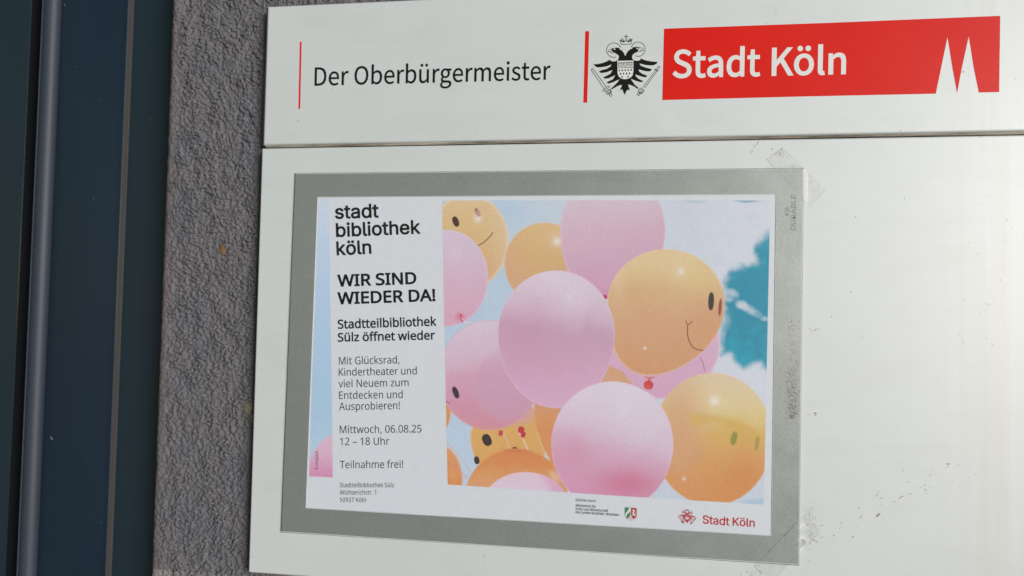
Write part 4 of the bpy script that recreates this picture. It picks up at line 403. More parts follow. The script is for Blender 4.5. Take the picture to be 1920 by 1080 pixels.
'e': [452, [[(234,438),(261,436),(286,432),(308,424),(329,414),(348,401),(364,385),(378,367),(390,346),(399,323),(406,299),(410,272),(411,244),(411,201),(117,201),(120,167),(127,137),(139,111),(154,90),(174,74),(197,62),(224,55),(254,52),(274,53),(293,54),(310,56),(327,60),(343,64),(359,69),(375,75),(392,82),(392,20),(376,13),(359,8),(343,3),(327,-1),(310,-4),(292,-6),(272,-8),(251,-8),(221,-6),(194,-2),(167,6),(143,17),(121,31),(101,48),(85,68),(70,91),(59,117),(51,146),(46,177),(44,212),(46,246),(50,277),(57,306),(68,333),(81,357),(96,378),(114,395),(134,411),(157,423),(181,431),(207,436)],[(233,380),(209,378),(188,372),(170,362),(154,348),(140,330),(130,309),(123,285),(119,257),(338,257),(337,275),(335,292),(331,307),(326,322),(320,334),(312,346),(303,356),(292,364),(280,371),(266,376),(251,379)]]],
'f': [276, [[(266,375),(158,375),(158,0),(87,0),(87,375),(12,375),(12,408),(87,432),(87,457),(88,483),(92,507),(97,528),(104,547),(113,563),(124,577),(137,588),(152,597),(168,604),(186,609),(206,612),(227,613),(239,613),(252,612),(263,611),(274,609),(284,607),(294,604),(302,602),(310,599),(292,544),(285,546),(278,548),(270,550),(262,552),(254,553),(245,555),(237,555),(228,556),(211,554),(197,550),(185,542),(175,532),(168,519),(162,502),(159,481),(158,458),(158,430),(266,430)]]],
'h': [496, [[(139,431),(139,423),(138,415),(138,407),(138,399),(137,392),(136,384),(135,370),(147,381),(155,391),(164,400),(174,407),(185,414),(196,420),(208,425),(221,429),(233,433),(247,435),(260,437),(273,437),(298,436),(321,433),(342,428),(360,421),(377,411),(391,400),(403,386),(413,370),(421,351),(426,330),(430,306),(431,280),(431,0),(361,0),(361,275),(359,299),(355,321),(348,338),(338,353),(324,364),(308,372),(288,377),(265,379),(242,377),(222,374),(204,368),(189,360),(177,350),(166,338),(157,324),(150,308),(145,289),(142,269),(139,246),(139,222),(139,0),(68,0),(68,609),(139,609)]]],
'i': [207, [[(139,430),(139,0),(68,0),(68,430)],[(104,591),(112,590),(119,588),(126,585),(133,580),(138,574),(142,566),(144,557),(145,546),(144,536),(142,526),(138,519),(133,512),(126,508),(119,504),(112,502),(104,501),(96,502),(88,504),(81,508),(75,512),(69,519),(66,526),(63,536),(63,546),(63,557),(66,566),(69,574),(75,580),(81,585),(88,588),(96,590)]]],
'k': [428, [[(138,291),(138,276),(137,267),(137,257),(136,247),(136,238),(135,229),(135,221),(141,225),(148,234),(152,240),(172,264),(177,270),(181,276),(185,280),(189,285),(326,430),(409,430),(235,246),(421,0),(336,0),(187,200),(138,158),(138,0),(68,0),(68,609),(138,609)]]],
'l': [207, [[(139,0),(68,0),(68,609),(139,609)]]],
'm': [750, [[(540,438),(574,436),(603,429),(628,417),(649,401),(665,379),(676,352),(683,319),(685,280),(685,0),(615,0),(615,277),(614,300),(610,321),(603,338),(594,353),(582,364),(567,372),(549,377),(528,379),(499,376),(474,369),(454,358),(438,342),(426,322),(418,298),(413,270),(411,237),(411,0),(342,0),(342,277),(341,293),(339,308),(336,321),(332,333),(327,344),(320,353),(312,361),(303,367),(293,372),(281,376),(268,378),(253,379),(233,377),(215,374),(199,368),(185,360),(174,350),(164,338),(156,324),(150,308),(145,290),(141,269),(139,247),(139,223),(139,0),(68,0),(68,430),(125,430),(136,371),(147,382),(155,392),(163,401),(173,409),(183,416),(194,422),(205,427),(217,431),(229,434),(241,436),(254,437),(266,438),(290,437),(312,433),(332,428),(349,420),(365,410),(378,398),(389,383),(398,366),(414,383),(427,398),(443,410),(461,420),(480,428),(499,433),(519,437)]]],
'n': [496, [[(275,438),(311,436),(343,429),(369,417),(391,401),(409,379),(421,352),(428,319),(431,280),(431,0),(361,0),(361,275),(359,299),(355,321),(348,338),(338,353),(324,364),(308,372),(288,377),(265,379),(232,376),(204,368),(182,356),(166,338),(154,316),(146,289),(140,258),(139,223),(139,0),(68,0),(68,430),(125,430),(136,371),(147,382),(156,392),(165,401),(175,409),(186,416),(198,422),(210,427),(222,431),(235,434),(248,436),(262,437)]]],
'o': [485, [[(442,216),(441,190),(438,165),(434,142),(428,121),(420,101),(411,82),(400,66),(388,51),(374,37),(359,25),(342,15),(324,7),(305,0),(285,-4),(264,-7),(241,-8),(221,-7),(200,-4),(181,0),(163,7),(145,15),(129,25),(114,37),(100,51),(88,66),(77,82),(67,101),(59,121),(52,142),(48,165),(45,190),(44,216),(46,250),(50,282),(58,310),(68,336),(81,360),(97,380),(116,397),(137,412),(161,423),(186,431),(214,436),(244,438),(272,436),(299,431),(324,423),(347,412),(368,397),(387,380),(403,360),(417,336),(428,310),(436,282),(440,250)],[(117,216),(118,191),(120,169),(125,147),(130,128),(138,110),(147,95),(159,82),(172,71),(187,62),(203,56),(222,52),(243,51),(264,52),(282,56),(299,62),(314,71),(327,82),(339,95),(348,110),(356,128),(361,147),(366,169),(368,191),(369,216),(368,240),(365,263),(361,284),(355,303),(348,320),(338,335),(327,348),(314,359),(299,367),(282,374),(263,377),(242,379),(212,376),(185,368),(164,354),(147,335),(134,311),(124,284),(119,252)]]],
'p': [493, [[(273,438),(310,434),(344,424),(374,407),(401,383),(422,351),(437,313),(446,268),(449,216),(448,181),(444,148),(437,119),(427,93),(415,69),(401,49),(384,31),(365,17),(345,6),(322,-2),(298,-6),(272,-8),(256,-7),(241,-6),(227,-3),(213,1),(201,6),(190,11),(179,17),(170,24),(161,31),(153,38),(145,46),(139,55),(135,47),(136,39),(136,30),(137,20),(138,10),(138,1),(139,-8),(139,-16),(139,-192),(68,-192),(68,430),(126,430),(136,371),(145,380),(153,389),(161,397),(170,405),(179,412),(189,419),(201,424),(213,429),(226,433),(240,436),(256,437)],[(260,379),(239,377),(221,374),(204,369),(190,362),(178,353),(167,342),(158,328),(152,313),(146,295),(142,275),(140,254),(139,229),(139,216),(139,190),(142,167),(145,145),(150,126),(157,109),(165,93),(176,80),(188,70),(203,61),(220,55),(239,52),(261,51),(280,52),(297,56),(312,63),(326,72),(338,84),(348,98),(357,113),(364,131),(369,150),(373,171),(375,193),(376,217),(374,252),(369,283),(360,310),(348,334),(331,354),(311,367),(288,376)]]],
'r': [331, [[(269,438),(281,438),(288,437),(301,436),(308,435),(319,433),(310,368),(299,370),(287,372),(275,373),(264,374),(252,373),(240,371),(228,368),(217,363),(206,358),(195,351),(186,343),(176,334),(168,324),(161,313),(154,301),(149,289),(144,275),(141,261),(139,245),(139,229),(139,0),(68,0),(68,430),(126,430),(134,351),(144,363),(152,374),(161,385),(170,395),(180,404),(191,413),(202,420),(214,426),(227,431),(240,435),(254,437)]]],
's': [384, [[(348,119),(347,99),(343,80),(336,64),(327,49),(316,36),(302,24),(286,14),(268,6),(248,0),(226,-4),(202,-7),(176,-8),(155,-8),(135,-6),(116,-4),(99,-1),(83,3),(68,8),(55,13),(42,19),(42,83),(55,77),(70,71),(86,65),(104,60),(122,55),(141,52),(159,50),(178,49),(203,50),(224,53),(242,59),(256,66),(266,76),(274,86),(278,99),(280,112),(279,120),(278,128),(275,135),(271,141),(266,148),(259,154),(250,160),(239,167),(227,173),(212,180),(194,188),(174,196),(154,204),(135,212),(118,220),(103,228),(89,236),(76,245),(66,255),(57,266),(50,278),(45,292),(42,307),(41,324),(44,350),(52,372),(66,392),(85,408),(109,421),(137,430),(168,436),(202,438),(221,437),(240,436),(258,434),(275,430),(292,426),(308,421),(324,415),(339,409),(315,353),(301,358),(287,363),(273,368),(258,372),(243,376),(228,378),(213,380),(197,380),(177,379),(159,377),(144,372),(131,366),(121,358),(114,350),(110,339),(108,328),(109,319),(111,312),(114,304),(119,298),(125,292),(133,286),(142,280),(154,274),(167,268),(182,261),(199,254),(219,246),(239,239),(257,231),(274,223),(289,215),(302,206),(314,197),(324,187),(333,176),(339,164),(344,150),(347,135)]]],
't': [289, [[(212,50),(220,50),(228,50),(236,51),(245,53),(253,54),(260,55),(266,57),(272,59),(272,5),(266,2),(258,0),(250,-2),(240,-4),(229,-6),(219,-7),(209,-8),(200,-8),(183,-7),(167,-5),(152,-1),(138,4),(124,11),(112,20),(101,31),(91,44),(84,60),(78,79),(75,100),(74,125),(74,375),(13,375),(13,409),(75,437),(103,528),(144,528),(144,430),(269,430),(269,375),(144,375),(144,127),(146,108),(149,93),(155,79),(163,69),(173,60),(185,54),(198,51)]]],
'u': [496, [[(427,430),(427,0),(370,0),(359,57),(349,46),(340,36),(331,28),(321,20),(310,13),(298,8),(286,3),(273,-1),(260,-4),(247,-6),(234,-8),(220,-8),(195,-7),(173,-4),(152,1),(134,8),(117,18),(103,29),(91,43),(81,59),(73,78),(68,99),(64,122),(63,148),(63,430),(135,430),(135,153),(136,129),(141,108),(148,91),(158,76),(171,65),(188,57),(207,52),(230,51),(253,52),(273,55),(291,61),(306,69),(319,79),(330,91),(338,105),(345,121),(350,140),(354,160),(356,182),(357,206),(357,430)]]],
'v': [407, [[(163,0),(0,430),(75,430),(167,176),(170,167),(173,158),(177,148),(180,137),(184,126),(187,116),(190,106),(193,96),(196,86),(198,78),(200,70),(201,63),(206,70),(208,78),(211,87),(214,96),(217,106),(220,117),(224,127),(227,138),(231,148),(234,158),(238,168),(241,176),(332,430),(407,430),(244,0)]]],
'w': [630, [[(346,243),(343,251),(341,260),(338,268),(336,276),(334,284),(331,292),(329,300),(328,308),(321,335),(319,341),(317,352),(313,357),(311,347),(308,335),(305,322),(304,315),(302,307),(300,299),(298,292),(296,284),(294,275),(292,267),(289,259),(287,251),(284,242),(207,1),(127,1),(9,431),(82,431),(141,201),(144,190),(147,178),(150,166),(153,154),(156,143),(158,131),(161,120),(163,109),(165,99),(167,90),(168,81),(169,73),(174,78),(176,90),(178,97),(185,128),(187,136),(189,144),(191,152),(193,160),(195,167),(197,175),(199,182),(201,188),(277,431),(354,431),(428,188),(431,179),(434,169),(437,159),(440,149),(443,139),(446,129),(448,119),(451,109),(453,99),(455,90),(456,82),(457,74),(461,81),(463,89),(464,98),(466,108),(469,118),(471,129),(474,141),(477,153),(480,165),(483,177),(486,189),(489,201),(549,431),(621,431),(502,1),(419,1)]]],
'z': [377, [[(346,0),(31,0),(31,47),(262,375),(45,375),(45,430),(340,430),(340,377),(112,55),(346,55)]]],
'©': [667, [[(346,107),(308,110),(276,119),(249,134),(227,156),(210,183),(197,213),(190,248),(188,286),(189,312),(192,336),(198,358),(206,379),(216,398),(229,415),(244,430),(261,442),(280,452),(301,459),(324,464),(349,465),(361,465),(374,464),(387,462),(399,459),(412,455),(424,451),(436,446),(447,441),(424,392),(414,397),(404,401),(395,405),(385,408),(376,410),(367,412),(358,413),(350,413),(327,411),(308,405),(291,394),(276,379),(265,361),(257,339),(252,314),(250,286),(252,258),(256,232),(263,210),(273,192),(286,178),(303,167),(324,161),(349,159),(358,159),(368,160),(379,162),(390,164),(401,167),(412,170),(423,173),(433,177),(433,126),(423,122),(414,118),(404,115),(394,112),(383,110),(372,108),(359,107)],[(334,-8),(302,-7),(272,-3),(243,4),(216,14),(190,26),(165,40),(143,56),(122,75),(104,96),(87,118),(73,142),(61,168),(51,196),(45,225),(41,255),(39,286),(41,318),(45,348),(51,377),(61,404),(73,430),(87,454),(104,477),(122,498),(143,516),(165,533),(190,547),(216,559),(243,568),(272,575),(302,579),(334,581),(364,579),(393,575),(421,568),(448,559),(474,547),(498,533),(521,516),(542,498),(561,477),(578,454),(593,430),(605,404),(615,377),(622,348),(626,318),(628,286),(627,255),(622,225),(616,196),(606,168),(594,142),(580,118),(564,96),(545,75),(524,56),(502,40),(477,26),(451,14),(424,4),(395,-3),(365,-7)],[(334,34),(359,36),(383,39),(407,45),(430,53),(452,63),(472,75),(491,89),(509,105),(526,123),(540,142),(552,163),(563,185),(571,209),(577,233),(581,259),(582,286),(581,312),(578,337),(572,361),(564,384),(554,406),(542,427),(528,446),(512,464),(495,481),(476,495),(455,508),(433,518),(410,527),(386,533),(360,537),(334,538),(307,537),(281,533),(257,528),(233,520),(211,509),(191,497),(172,483),(154,467),(139,449),(125,430),(113,409),(103,387),(95,364),(89,339),(85,313),(84,286),(85,261),(89,236),(95,212),(103,188),(113,166),(125,146),(139,126),(154,108),(172,92),(191,77),(211,65),(233,54),(257,46),(281,39),(307,36)]]],
'ö': [485, [[(442,216),(441,190),(438,165),(434,142),(428,121),(420,101),(411,82),(400,66),(388,51),(374,37),(359,25),(342,15),(324,7),(305,0),(285,-4),(264,-7),(241,-8),(221,-7),(200,-4),(181,0),(163,7),(145,15),(129,25),(114,37),(100,51),(88,66),(77,82),(67,101),(59,121),(52,142),(48,165),(45,190),(44,216),(46,250),(50,282),(58,310),(68,336),(81,360),(97,380),(116,397),(137,412),(161,423),(186,431),(214,436),(244,438),(272,436),(299,431),(324,423),(347,412),(368,397),(387,380),(403,360),(417,336),(428,310),(436,282),(440,250)],[(117,216),(118,191),(120,169),(125,147),(130,128),(138,110),(147,95),(159,82),(172,71),(187,62),(203,56),(222,52),(243,51),(264,52),(282,56),(299,62),(314,71),(327,82),(339,95),(348,110),(356,128),(361,147),(366,169),(368,191),(369,216),(368,240),(365,263),(361,284),(355,303),(348,320),(338,335),(327,348),(314,359),(299,367),(282,374),(263,377),(242,379),(212,376),(185,368),(164,354),(147,335),(134,311),(124,284),(119,252)],[(131,546),(131,556),(134,564),(137,571),(142,576),(148,580),(154,583),(161,585),(176,585),(183,583),(189,580),(195,576),(200,571),(203,564),(205,556),(206,546),(205,537),(203,529),(200,522),(195,516),(189,512),(183,509),(176,507),(168,506),(161,507),(154,509),(148,512),(142,516),(137,522),(134,529),(131,537)],[(281,546),(282,556),(284,564),(288,571),(292,576),(298,580),(304,583),(311,585),(326,585),(333,583),(339,580),(345,576),(350,571),(353,564),(355,556),(356,546),(355,537),(353,529),(350,522),(345,516),(339,512),(333,509),(326,507),(318,506),(311,507),(304,509),(298,512),(292,516),(288,522),(284,529),(282,537)]]],
'ü': [496, [[(427,430),(427,0),(370,0),(359,57),(349,46),(340,36),(331,28),(321,20),(310,13),(298,8),(286,3),(273,-1),(260,-4),(247,-6),(234,-8),(220,-8),(195,-7),(173,-4),(152,1),(134,8),(117,18),(103,29),(91,43),(81,59),(73,78),(68,99),(64,122),(63,148),(63,430),(135,430),(135,153),(136,129),(141,108),(148,91),(158,76),(171,65),(188,57),(207,52),(230,51),(253,52),(273,55),(291,61),(306,69),(319,79),(330,91),(338,105),(345,121),(350,140),(354,160),(356,182),(357,206),(357,430)],[(136,546),(136,556),(138,564),(142,571),(147,576),(153,580),(159,583),(166,585),(181,585),(187,583),(194,580),(200,576),(205,571),(208,564),(210,556),(211,546),(210,537),(208,529),(205,522),(200,516),(194,512),(187,509),(181,507),(173,506),(166,507),(159,509),(153,512),(147,516),(142,522),(138,529),(136,537)],[(286,546),(287,556),(289,564),(292,571),(297,576),(303,580),(309,583),(316,585),(331,585),(337,583),(344,580),(350,576),(355,571),(358,564),(360,556),(361,546),(360,537),(358,529),(355,522),(350,516),(344,512),(337,509),(331,507),(323,506),(316,507),(309,509),(303,512),(297,516),(292,522),(289,529),(287,537)]]],
'–': [401, [[(32,184),(32,246),(369,246),(369,184)]]],
' ': [209, []],
}

# ------------------------------------------------------------------ noise for relief and print
_rs = np.random.RandomState(7)
_perm = np.tile(_rs.permutation(512), 3); _ang = _rs.rand(512)*2*math.pi
_gx, _gy = np.cos(_ang), np.sin(_ang)
def perlin(x, y):
    xi = np.floor(x).astype(int); yi = np.floor(y).astype(int); xf = x-xi; yf = y-yi
    u = xf*xf*xf*(xf*(xf*6-15)+10); v = yf*yf*yf*(yf*(yf*6-15)+10)
    def g(ix, iy, dx, dy):
        h = _perm[(_perm[ix & 511]+iy) & 511]
        return _gx[h]*dx + _gy[h]*dy
    a = g(xi, yi, xf, yf); b = g(xi+1, yi, xf-1, yf); c = g(xi, yi+1, xf, yf-1); d = g(xi+1, yi+1, xf-1, yf-1)
    return ((a+(b-a)*u)*(1-v) + (c+(d-c)*u)*v)*1.5
def fbm(x, y, o=4, g=.5):
    s = 0; a = 1
    for i in range(o): s = s + a*perlin(x*2**i+17*i, y*2**i+31*i); a *= g
    return s
def plaster_height(x, z):             # mm, wrinkled trowelled render with sharp little crevices
    x = x/1.2; z = z/1.2
    wx = x + 1.0*perlin(x/3.4+5, z/3.4) + .6*perlin(x/1.5, z/1.5+9)
    wz = z + 1.0*perlin(x/3.4, z/3.4+50) + .6*perlin(x/1.5+70, z/1.5)
    a = np.abs(perlin(wx/3.1+.12*wz, wz/2.3)); b = np.abs(perlin(wx/2.0+40, wz/1.7+wx*.25))
    crev = np.minimum(np.minimum(a*4.6, 1)**.6, .2+.8*np.minimum(b*4.4, 1)**.6)
    t = perlin(wx/2.2+200, wz/1.8)
    plates = np.clip(t*3.2, -.8, .8)                   # trowelled flats with torn edges
    patch = np.clip(.75+1.1*perlin(x/8+31, z/10), .3, 1.25)
    fine = np.minimum(np.abs(perlin(wx/1.05+90, wz/.95))*4, 1)**.6
    h = 1.3*crev*patch + .38*fine + .55*plates + .35*perlin(x/8, z/8+3) + .12*perlin(x/.8, z/.8)
    return (h-.75)*1.5

# ------------------------------------------------------------------ ground
g = obj('pavement', [(-60000,-60000,-GROUND),(60000,-60000,-GROUND),(60000,60000,-GROUND),(-60000,60000,-GROUND)], [(0,1,2,3)], M_ground, kind='structure')

# ------------------------------------------------------------------ wall
WY = 9.0                              # the render's mean surface, behind the sign's front
XE = vx(322, 277, WY)                 # left arris of the wall
patch_z = P(285, 1067, WY)[2]
# lighter paint below the horizontal paint line at the foot of the view (a real change of paint)
mx = PLX.outputs['X']; mz = PLX.outputs['Z']
def math_node(m, op, a, b):
    n = N(m, 'ShaderNodeMath', operation=op)
    for i, s in enumerate((a, b)):
        if isinstance(s, (int, float)): n.inputs[i].default_value = s
        else: m.node_tree.links.new(s, n.inputs[i])
    return n.outputs[0]
e1 = math_node(M_plaster, 'LESS_THAN', math_node(M_plaster, 'ADD', mz, math_node(M_plaster, 'MULTIPLY', noise(M_plaster, 180, 3), .003)), (patch_z+GROUND)*.001+.0015)
e2 = N(M_plaster, 'ShaderNodeMapRange'); e2.inputs[1].default_value = (XE+3)*.001; e2.inputs[2].default_value = (XE+20)*.001; e2.inputs[3].default_value = 1; e2.inputs[4].default_value = .25
M_plaster.node_tree.links.new(mx, e2.inputs[0])
p3 = mixc(M_plaster, math_node(M_plaster, 'MULTIPLY', e1, e2.outputs[0]), p2, lin(150, 146, 146))
# brown dust along the arris, its colour lightened for the edge highlight
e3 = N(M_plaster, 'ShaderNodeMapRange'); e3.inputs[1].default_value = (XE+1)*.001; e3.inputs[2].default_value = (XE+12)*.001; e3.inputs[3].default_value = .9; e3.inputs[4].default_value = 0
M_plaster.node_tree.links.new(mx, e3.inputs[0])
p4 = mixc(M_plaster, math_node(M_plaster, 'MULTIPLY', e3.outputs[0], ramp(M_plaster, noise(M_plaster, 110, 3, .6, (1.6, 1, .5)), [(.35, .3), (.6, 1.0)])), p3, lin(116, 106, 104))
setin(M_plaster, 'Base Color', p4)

wall = thing('rendered_wall', (XE, WY, -GROUND), 'dark purple-grey rendered wall with a rough wrinkled surface behind the white sign', 'wall')
v, f = box(XE+6, 4200, WY+2.6, 260, -GROUND, 1500)
obj('masonry', v, f, M_plaster, wall)
RC = 5.0
def relief(name, s0, s1, z0, z1, st, parent):
    s = np.arange(s0, s1+st, st); z = np.arange(z0, z1+st, st)
    Sg, Z = np.meshgrid(s, z)
    al = RC*math.pi/2
    th = np.clip((al - Sg)/RC, 0, math.pi/2)          # 0 on the face, 90 degrees on the reveal
    X = np.where(Sg > al, XE+RC+(Sg-al), XE+RC-RC*np.sin(th))
    Y = np.where(Sg > al, WY, np.where(Sg > 0, WY+RC-RC*np.cos(th), WY+RC-Sg))
    nx, ny = -np.sin(th), -np.cos(th)
    h = plaster_height(Sg, Z)
    k = np.clip((Sg-4)/9.0, .12, 1) * (.85+.3*perlin(Sg/11, Z/14))
    k = np.where(Sg > 14, .92+.25*perlin(Sg/20, Z/20), k)
    edge = np.clip((9-Sg)/9, 0, 1)
    h = h*k + edge*(.5*perlin(Sg/3+9, Z/7)+.25*perlin(Sg/1.5, Z/2.2)) - .2*edge
    X = X + nx*h; Y = Y + ny*h
    V = np.stack([X, Y, Z], -1).reshape(-1, 3)
    a, b = Sg.shape
    i = np.arange(a*b).reshape(a, b)
    F = np.stack([i[:-1, :-1].ravel(), i[:-1, 1:].ravel(), i[1:, 1:].ravel(), i[1:, :-1].ravel()], -1)
    return obj(name, V, F, M_plaster, parent, smooth=True)
relief('render_coat', -45, 104, -345, 190, .42, wall)
relief('render_coat', 104, 620, 104, 190, .7, wall)
relief('render_coat', 104, 620, -345, -255, .8, wall)

# ------------------------------------------------------------------ window frame at the left
Z0, Z1 = -GROUND+5, 1000
wf = thing('metal_window_frame', (vx(150, 110, 24), 24, -GROUND+5), 'dark blue metal window frame with a rounded bead set back left of the rough wall', 'window frame')
def prof(name, pts, m, smooth=False):
    """extrude a cross section (x, y) upright"""
    n = len(pts)
    V = [(x, y, Z0) for x, y in pts] + [(x, y, Z1) for x, y in pts]
    F = [(i, i+1, n+i+1, n+i) for i in range(n-1)]
    return obj(name, V, F, m, wf, smooth=smooth)
D1, D2 = 30.0, 26.0
xa = vx(245, 196, D2); xb = vx(252, 203, D1)
prof('outer_profile', [(xb, D1), (XE+10, D1), (XE+10, 60)], M_frame2)
prof('dusty_edge', [(xb-2.3, D1-1.2), (xb+.9, D1-.9), (xb+1.2, D1)], M_glint2)
prof('edge_glint', [(xa-.7, D2), (xa+.1, D2-.5), (xb-2.4, D1-1.3)], M_glint)  # glint on the step, painted as a lighter strip
# main blue profile, very slightly hollow, rising into the rounded bead
xc = vx(108, 66, D2)
prof('main_profile', [(xc, D2+2.5), (xc+3.5, D2+1.1), (xc+9, D2+.3), (xc+22, D2), ((xc+xa)/2, D2), (xa-6, D2+.1), (xa-2, D2+.5), (xa-.7, D2)], M_frame, smooth=True)
xl, xr = vx(80, 28, D2-3), vx(105, 62, D2-3)
rb = (xr-xl)/2
prof('rounded_bead', [((xl+xr)/2 + rb*math.cos(a), D2+1 - rb*.95*math.sin(a)) for a in np.linspace(-.35, math.pi*.98, 20)], M_bead, smooth=True)
prof('bead_lip', [(xl-.9, D2+3), (xl-.9, D2-1.2), (xl-.1, D2-1.6), (xl+.2, D2+2)], M_glint)  # lighter colour stands for the highlight on this edge
xg = vx(64, 13, D2+4)
prof('gasket', [(xg-6, D2+15), (xl+1, D2+15), (xl, D2+2)], M_gasket)
prof('sash', [(-1400, D2+2), (xg, D2+2)], M_frame2)
prof('sash_return', [(xg, D2+2.1), (xg-.2, D2+16)], M_gasket)

frng = random.Random(11)
def tiny(px, py, r, y, el=1.0, an=0.0):
    c = [(px+r*(el*math.cos(a)*math.cos(an)-math.sin(a)*math.sin(an))*(.7+.5*frng.random()), py+r*(el*math.cos(a)*math.sin(an)+math.sin(a)*math.cos(an))*(.7+.5*frng.random())) for a in np.linspace(0, 2*math.pi, 7)[:-1]]
    return c
M_dust = mat('frame_dust', (.16, .18, .20), .9)
ds = [tiny(x, y, r, 0, e, a) for x, y, r, e, a in ((284,224,1.0,1,0),(176,372,.8,2,.3),(144,125,.8,1,0),(96,821,1.4,3.2,1.0),(161,866,.8,1,0),(121,9,1.2,2,.9),(210,640,.6,1,0),(150,560,.6,1,0),(190,980,.6,2,.5))]
ds += [tiny(108+(130*frng.random())-.045*t, t, .3+.35*frng.random(), 0) for t in [1080*frng.random() for i in range(40)]]
multi('dust_flecks', ds, D2-.12, M_dust, wf, kind='stuff')

# ------------------------------------------------------------------ the sign
SX0, SX1 = -23.2, 640.0
sign = thing('information_sign', (SX0, 8, -263.5), 'white enamelled two-panel information sign with black and red lettering on its upper panel', 'sign')
def slab(name, x0, x1, z0, z1, bev):
    v, f = box(x0, x1, 0, 8, z0, z1, bev, 5)
    mi = [0]*len(f)
    for i in range(4): mi[i] = 1
    mi[-1] = 1
    return obj(name, v, f, [M_sign, M_edge], sign, mi=mi)
hp = slab('header_panel', -23.0, SX1, 18.7, 113.3, 1.5)
lp = slab('notice_panel', -23.6, SX1+.5, -263.2, 16.5, 1.0)
v, f = box(-23.75, -23.05, 1.3, 8, 19.0, 113.0); obj('side_edge', v, f, M_core, sign)
v, f = box(-24.3, -23.65, 1.3, 8, -263.0, 16.2); obj('side_edge', v, f, M_core, sign)
v, f = box(-20, SX1-3, 6.5, 9.5, -255, 108); obj('backing_rail', v, f, M_core, sign)
for p in (hp, lp):
    b = p.modifiers.new('soft', 'BEVEL') if False else None
PY = -.06
def strip(name, x0, x1, yz, m, parent):
    n = len(yz)
    V = [(x0, y, z) for y, z in yz] + [(x1, y, z) for y, z in yz]
    F = [(i, n+i, n+(i+1) % n, (i+1) % n) for i in range(n)] + [tuple(range(n)), tuple(range(2*n-1, n-1, -1))]
    return obj(name, V, F, m, parent)
strip('bare_lower_edge', -21.6, SX1-1, [(1.25, 19.0), (1.3, 18.1), (1.5, 18.05), (1.55, 17.5), (2.2, 17.2), (8, 17.2), (8, 18.95)], M_edge, sign)
strip('bare_lower_edge', -22.0, SX1-1, [(.9, -262.9), (1.1, -263.6), (1.6, -264.2), (8, -264.2), (8, -262.9)], M_edge, sign)
def kid(o, parent):                   # re-parent a printed mark to the panel it is printed on
    wl = wloc(o); o.parent = parent; o.location = wl - wloc(parent); return o

# glyph outlines
GL = {'I': ROUND_LETTERS, 'N': SIGN_LETTERS, 'H': PLAIN_LETTERS}
def glyph_contours(fnt, s, weight=0, track=0):
    """outlines of a line of writing in font units, ink starting at x = 0"""
    G = GL[fnt]; x = 0; out = []
    for ch in s:
        adv, cs = G[ch]
        grp = []
        for c in cs:
            c = [(p[0], p[1]) for p in c]
            if weight:
                n = len(c); q = []
                s_ = 1
                for i in range(n):
                    a = np.array(c[i-1], float); b = np.array(c[i], float); d = np.array(c[(i+1) % n], float)
                    t1 = (b-a)/max(np.hypot(*(b-a)), 1e-6); t2 = (d-b)/max(np.hypot(*(d-b)), 1e-6)
                    nn = np.array([t1[1]+t2[1], -(t1[0]+t2[0])]); L = np.hypot(*nn)
                    if L < 1e-6: q.append(tuple(b)); continue
                    nn /= L; cosv = max(.4, (nn @ np.array([t1[1], -t1[0]])))
                    q.append(tuple(b + nn*weight/cosv))
                c = q
            grp.append([(p[0]+x, p[1]) for p in c])
        out.append(grp); x += adv + track
    allp = [p for g_ in out for c in g_ for p in c]
    x0 = min(p[0] for p in allp); x1 = max(p[0] for p in allp); top = max(p[1] for p in allp)
    return [[[(p[0]-x0, p[1]) for p in c] for c in g_] for g_ in out], x1-x0, top
def orient_outer(fnt):                # +1 when outer contours run counter-clockwise in this font
    return 1 if area(max(GL[fnt]['l'][1], key=lambda c: abs(area(c)))) > 0 else -1
def lettering(s, fnt, A, B, h, y, m, parent, weight=0, name='lettering', upv=None, track=0):
    """one line of writing: baseline from A to B (ink ends), h = tallest ink height, measured on the photo"""
    heavy = fnt != 'N' and m is M_ink     # thicken by inking over the outline
    wgt = 0 if heavy else weight*orient_outer(fnt)
    grp, wd, top = glyph_contours(fnt, s, wgt, track)
    A = np.array(A, float); B = np.array(B, float); d = (B-A)/wd
    if upv is None:
        upv = (-(B-A)[1]*-1*-1, 0)
        # up direction = perpendicular to the baseline
        t = (B-A)/np.hypot(*(B-A)); upv = (t[1], -t[0])
    up = np.array(upv, float); up = up/np.hypot(*up)*h/top
    P3, T = [], []
    for g_ in grp:
        if not g_: continue
        pts, tris, lay = fill_glyph(g_, orient_outer(fnt))
        if heavy and weight:
            for c in g_:
                for q in ribbon(c, weight*2, True):
                    k = len(pts); pts = pts + q; lay = lay + [0]*4; tris = tris + [(k, k+1, k+2), (k, k+2, k+3)]
        b = len(P3)
        for p, la in zip(pts, lay):
            q = A + d*p[0] + up*p[1]; P3.append(P(q[0], q[1], y-.008*la))
        T += [tuple(b+i for i in t) for t in tris]
    return obj(name, P3, face_out(P3, T), m, parent)

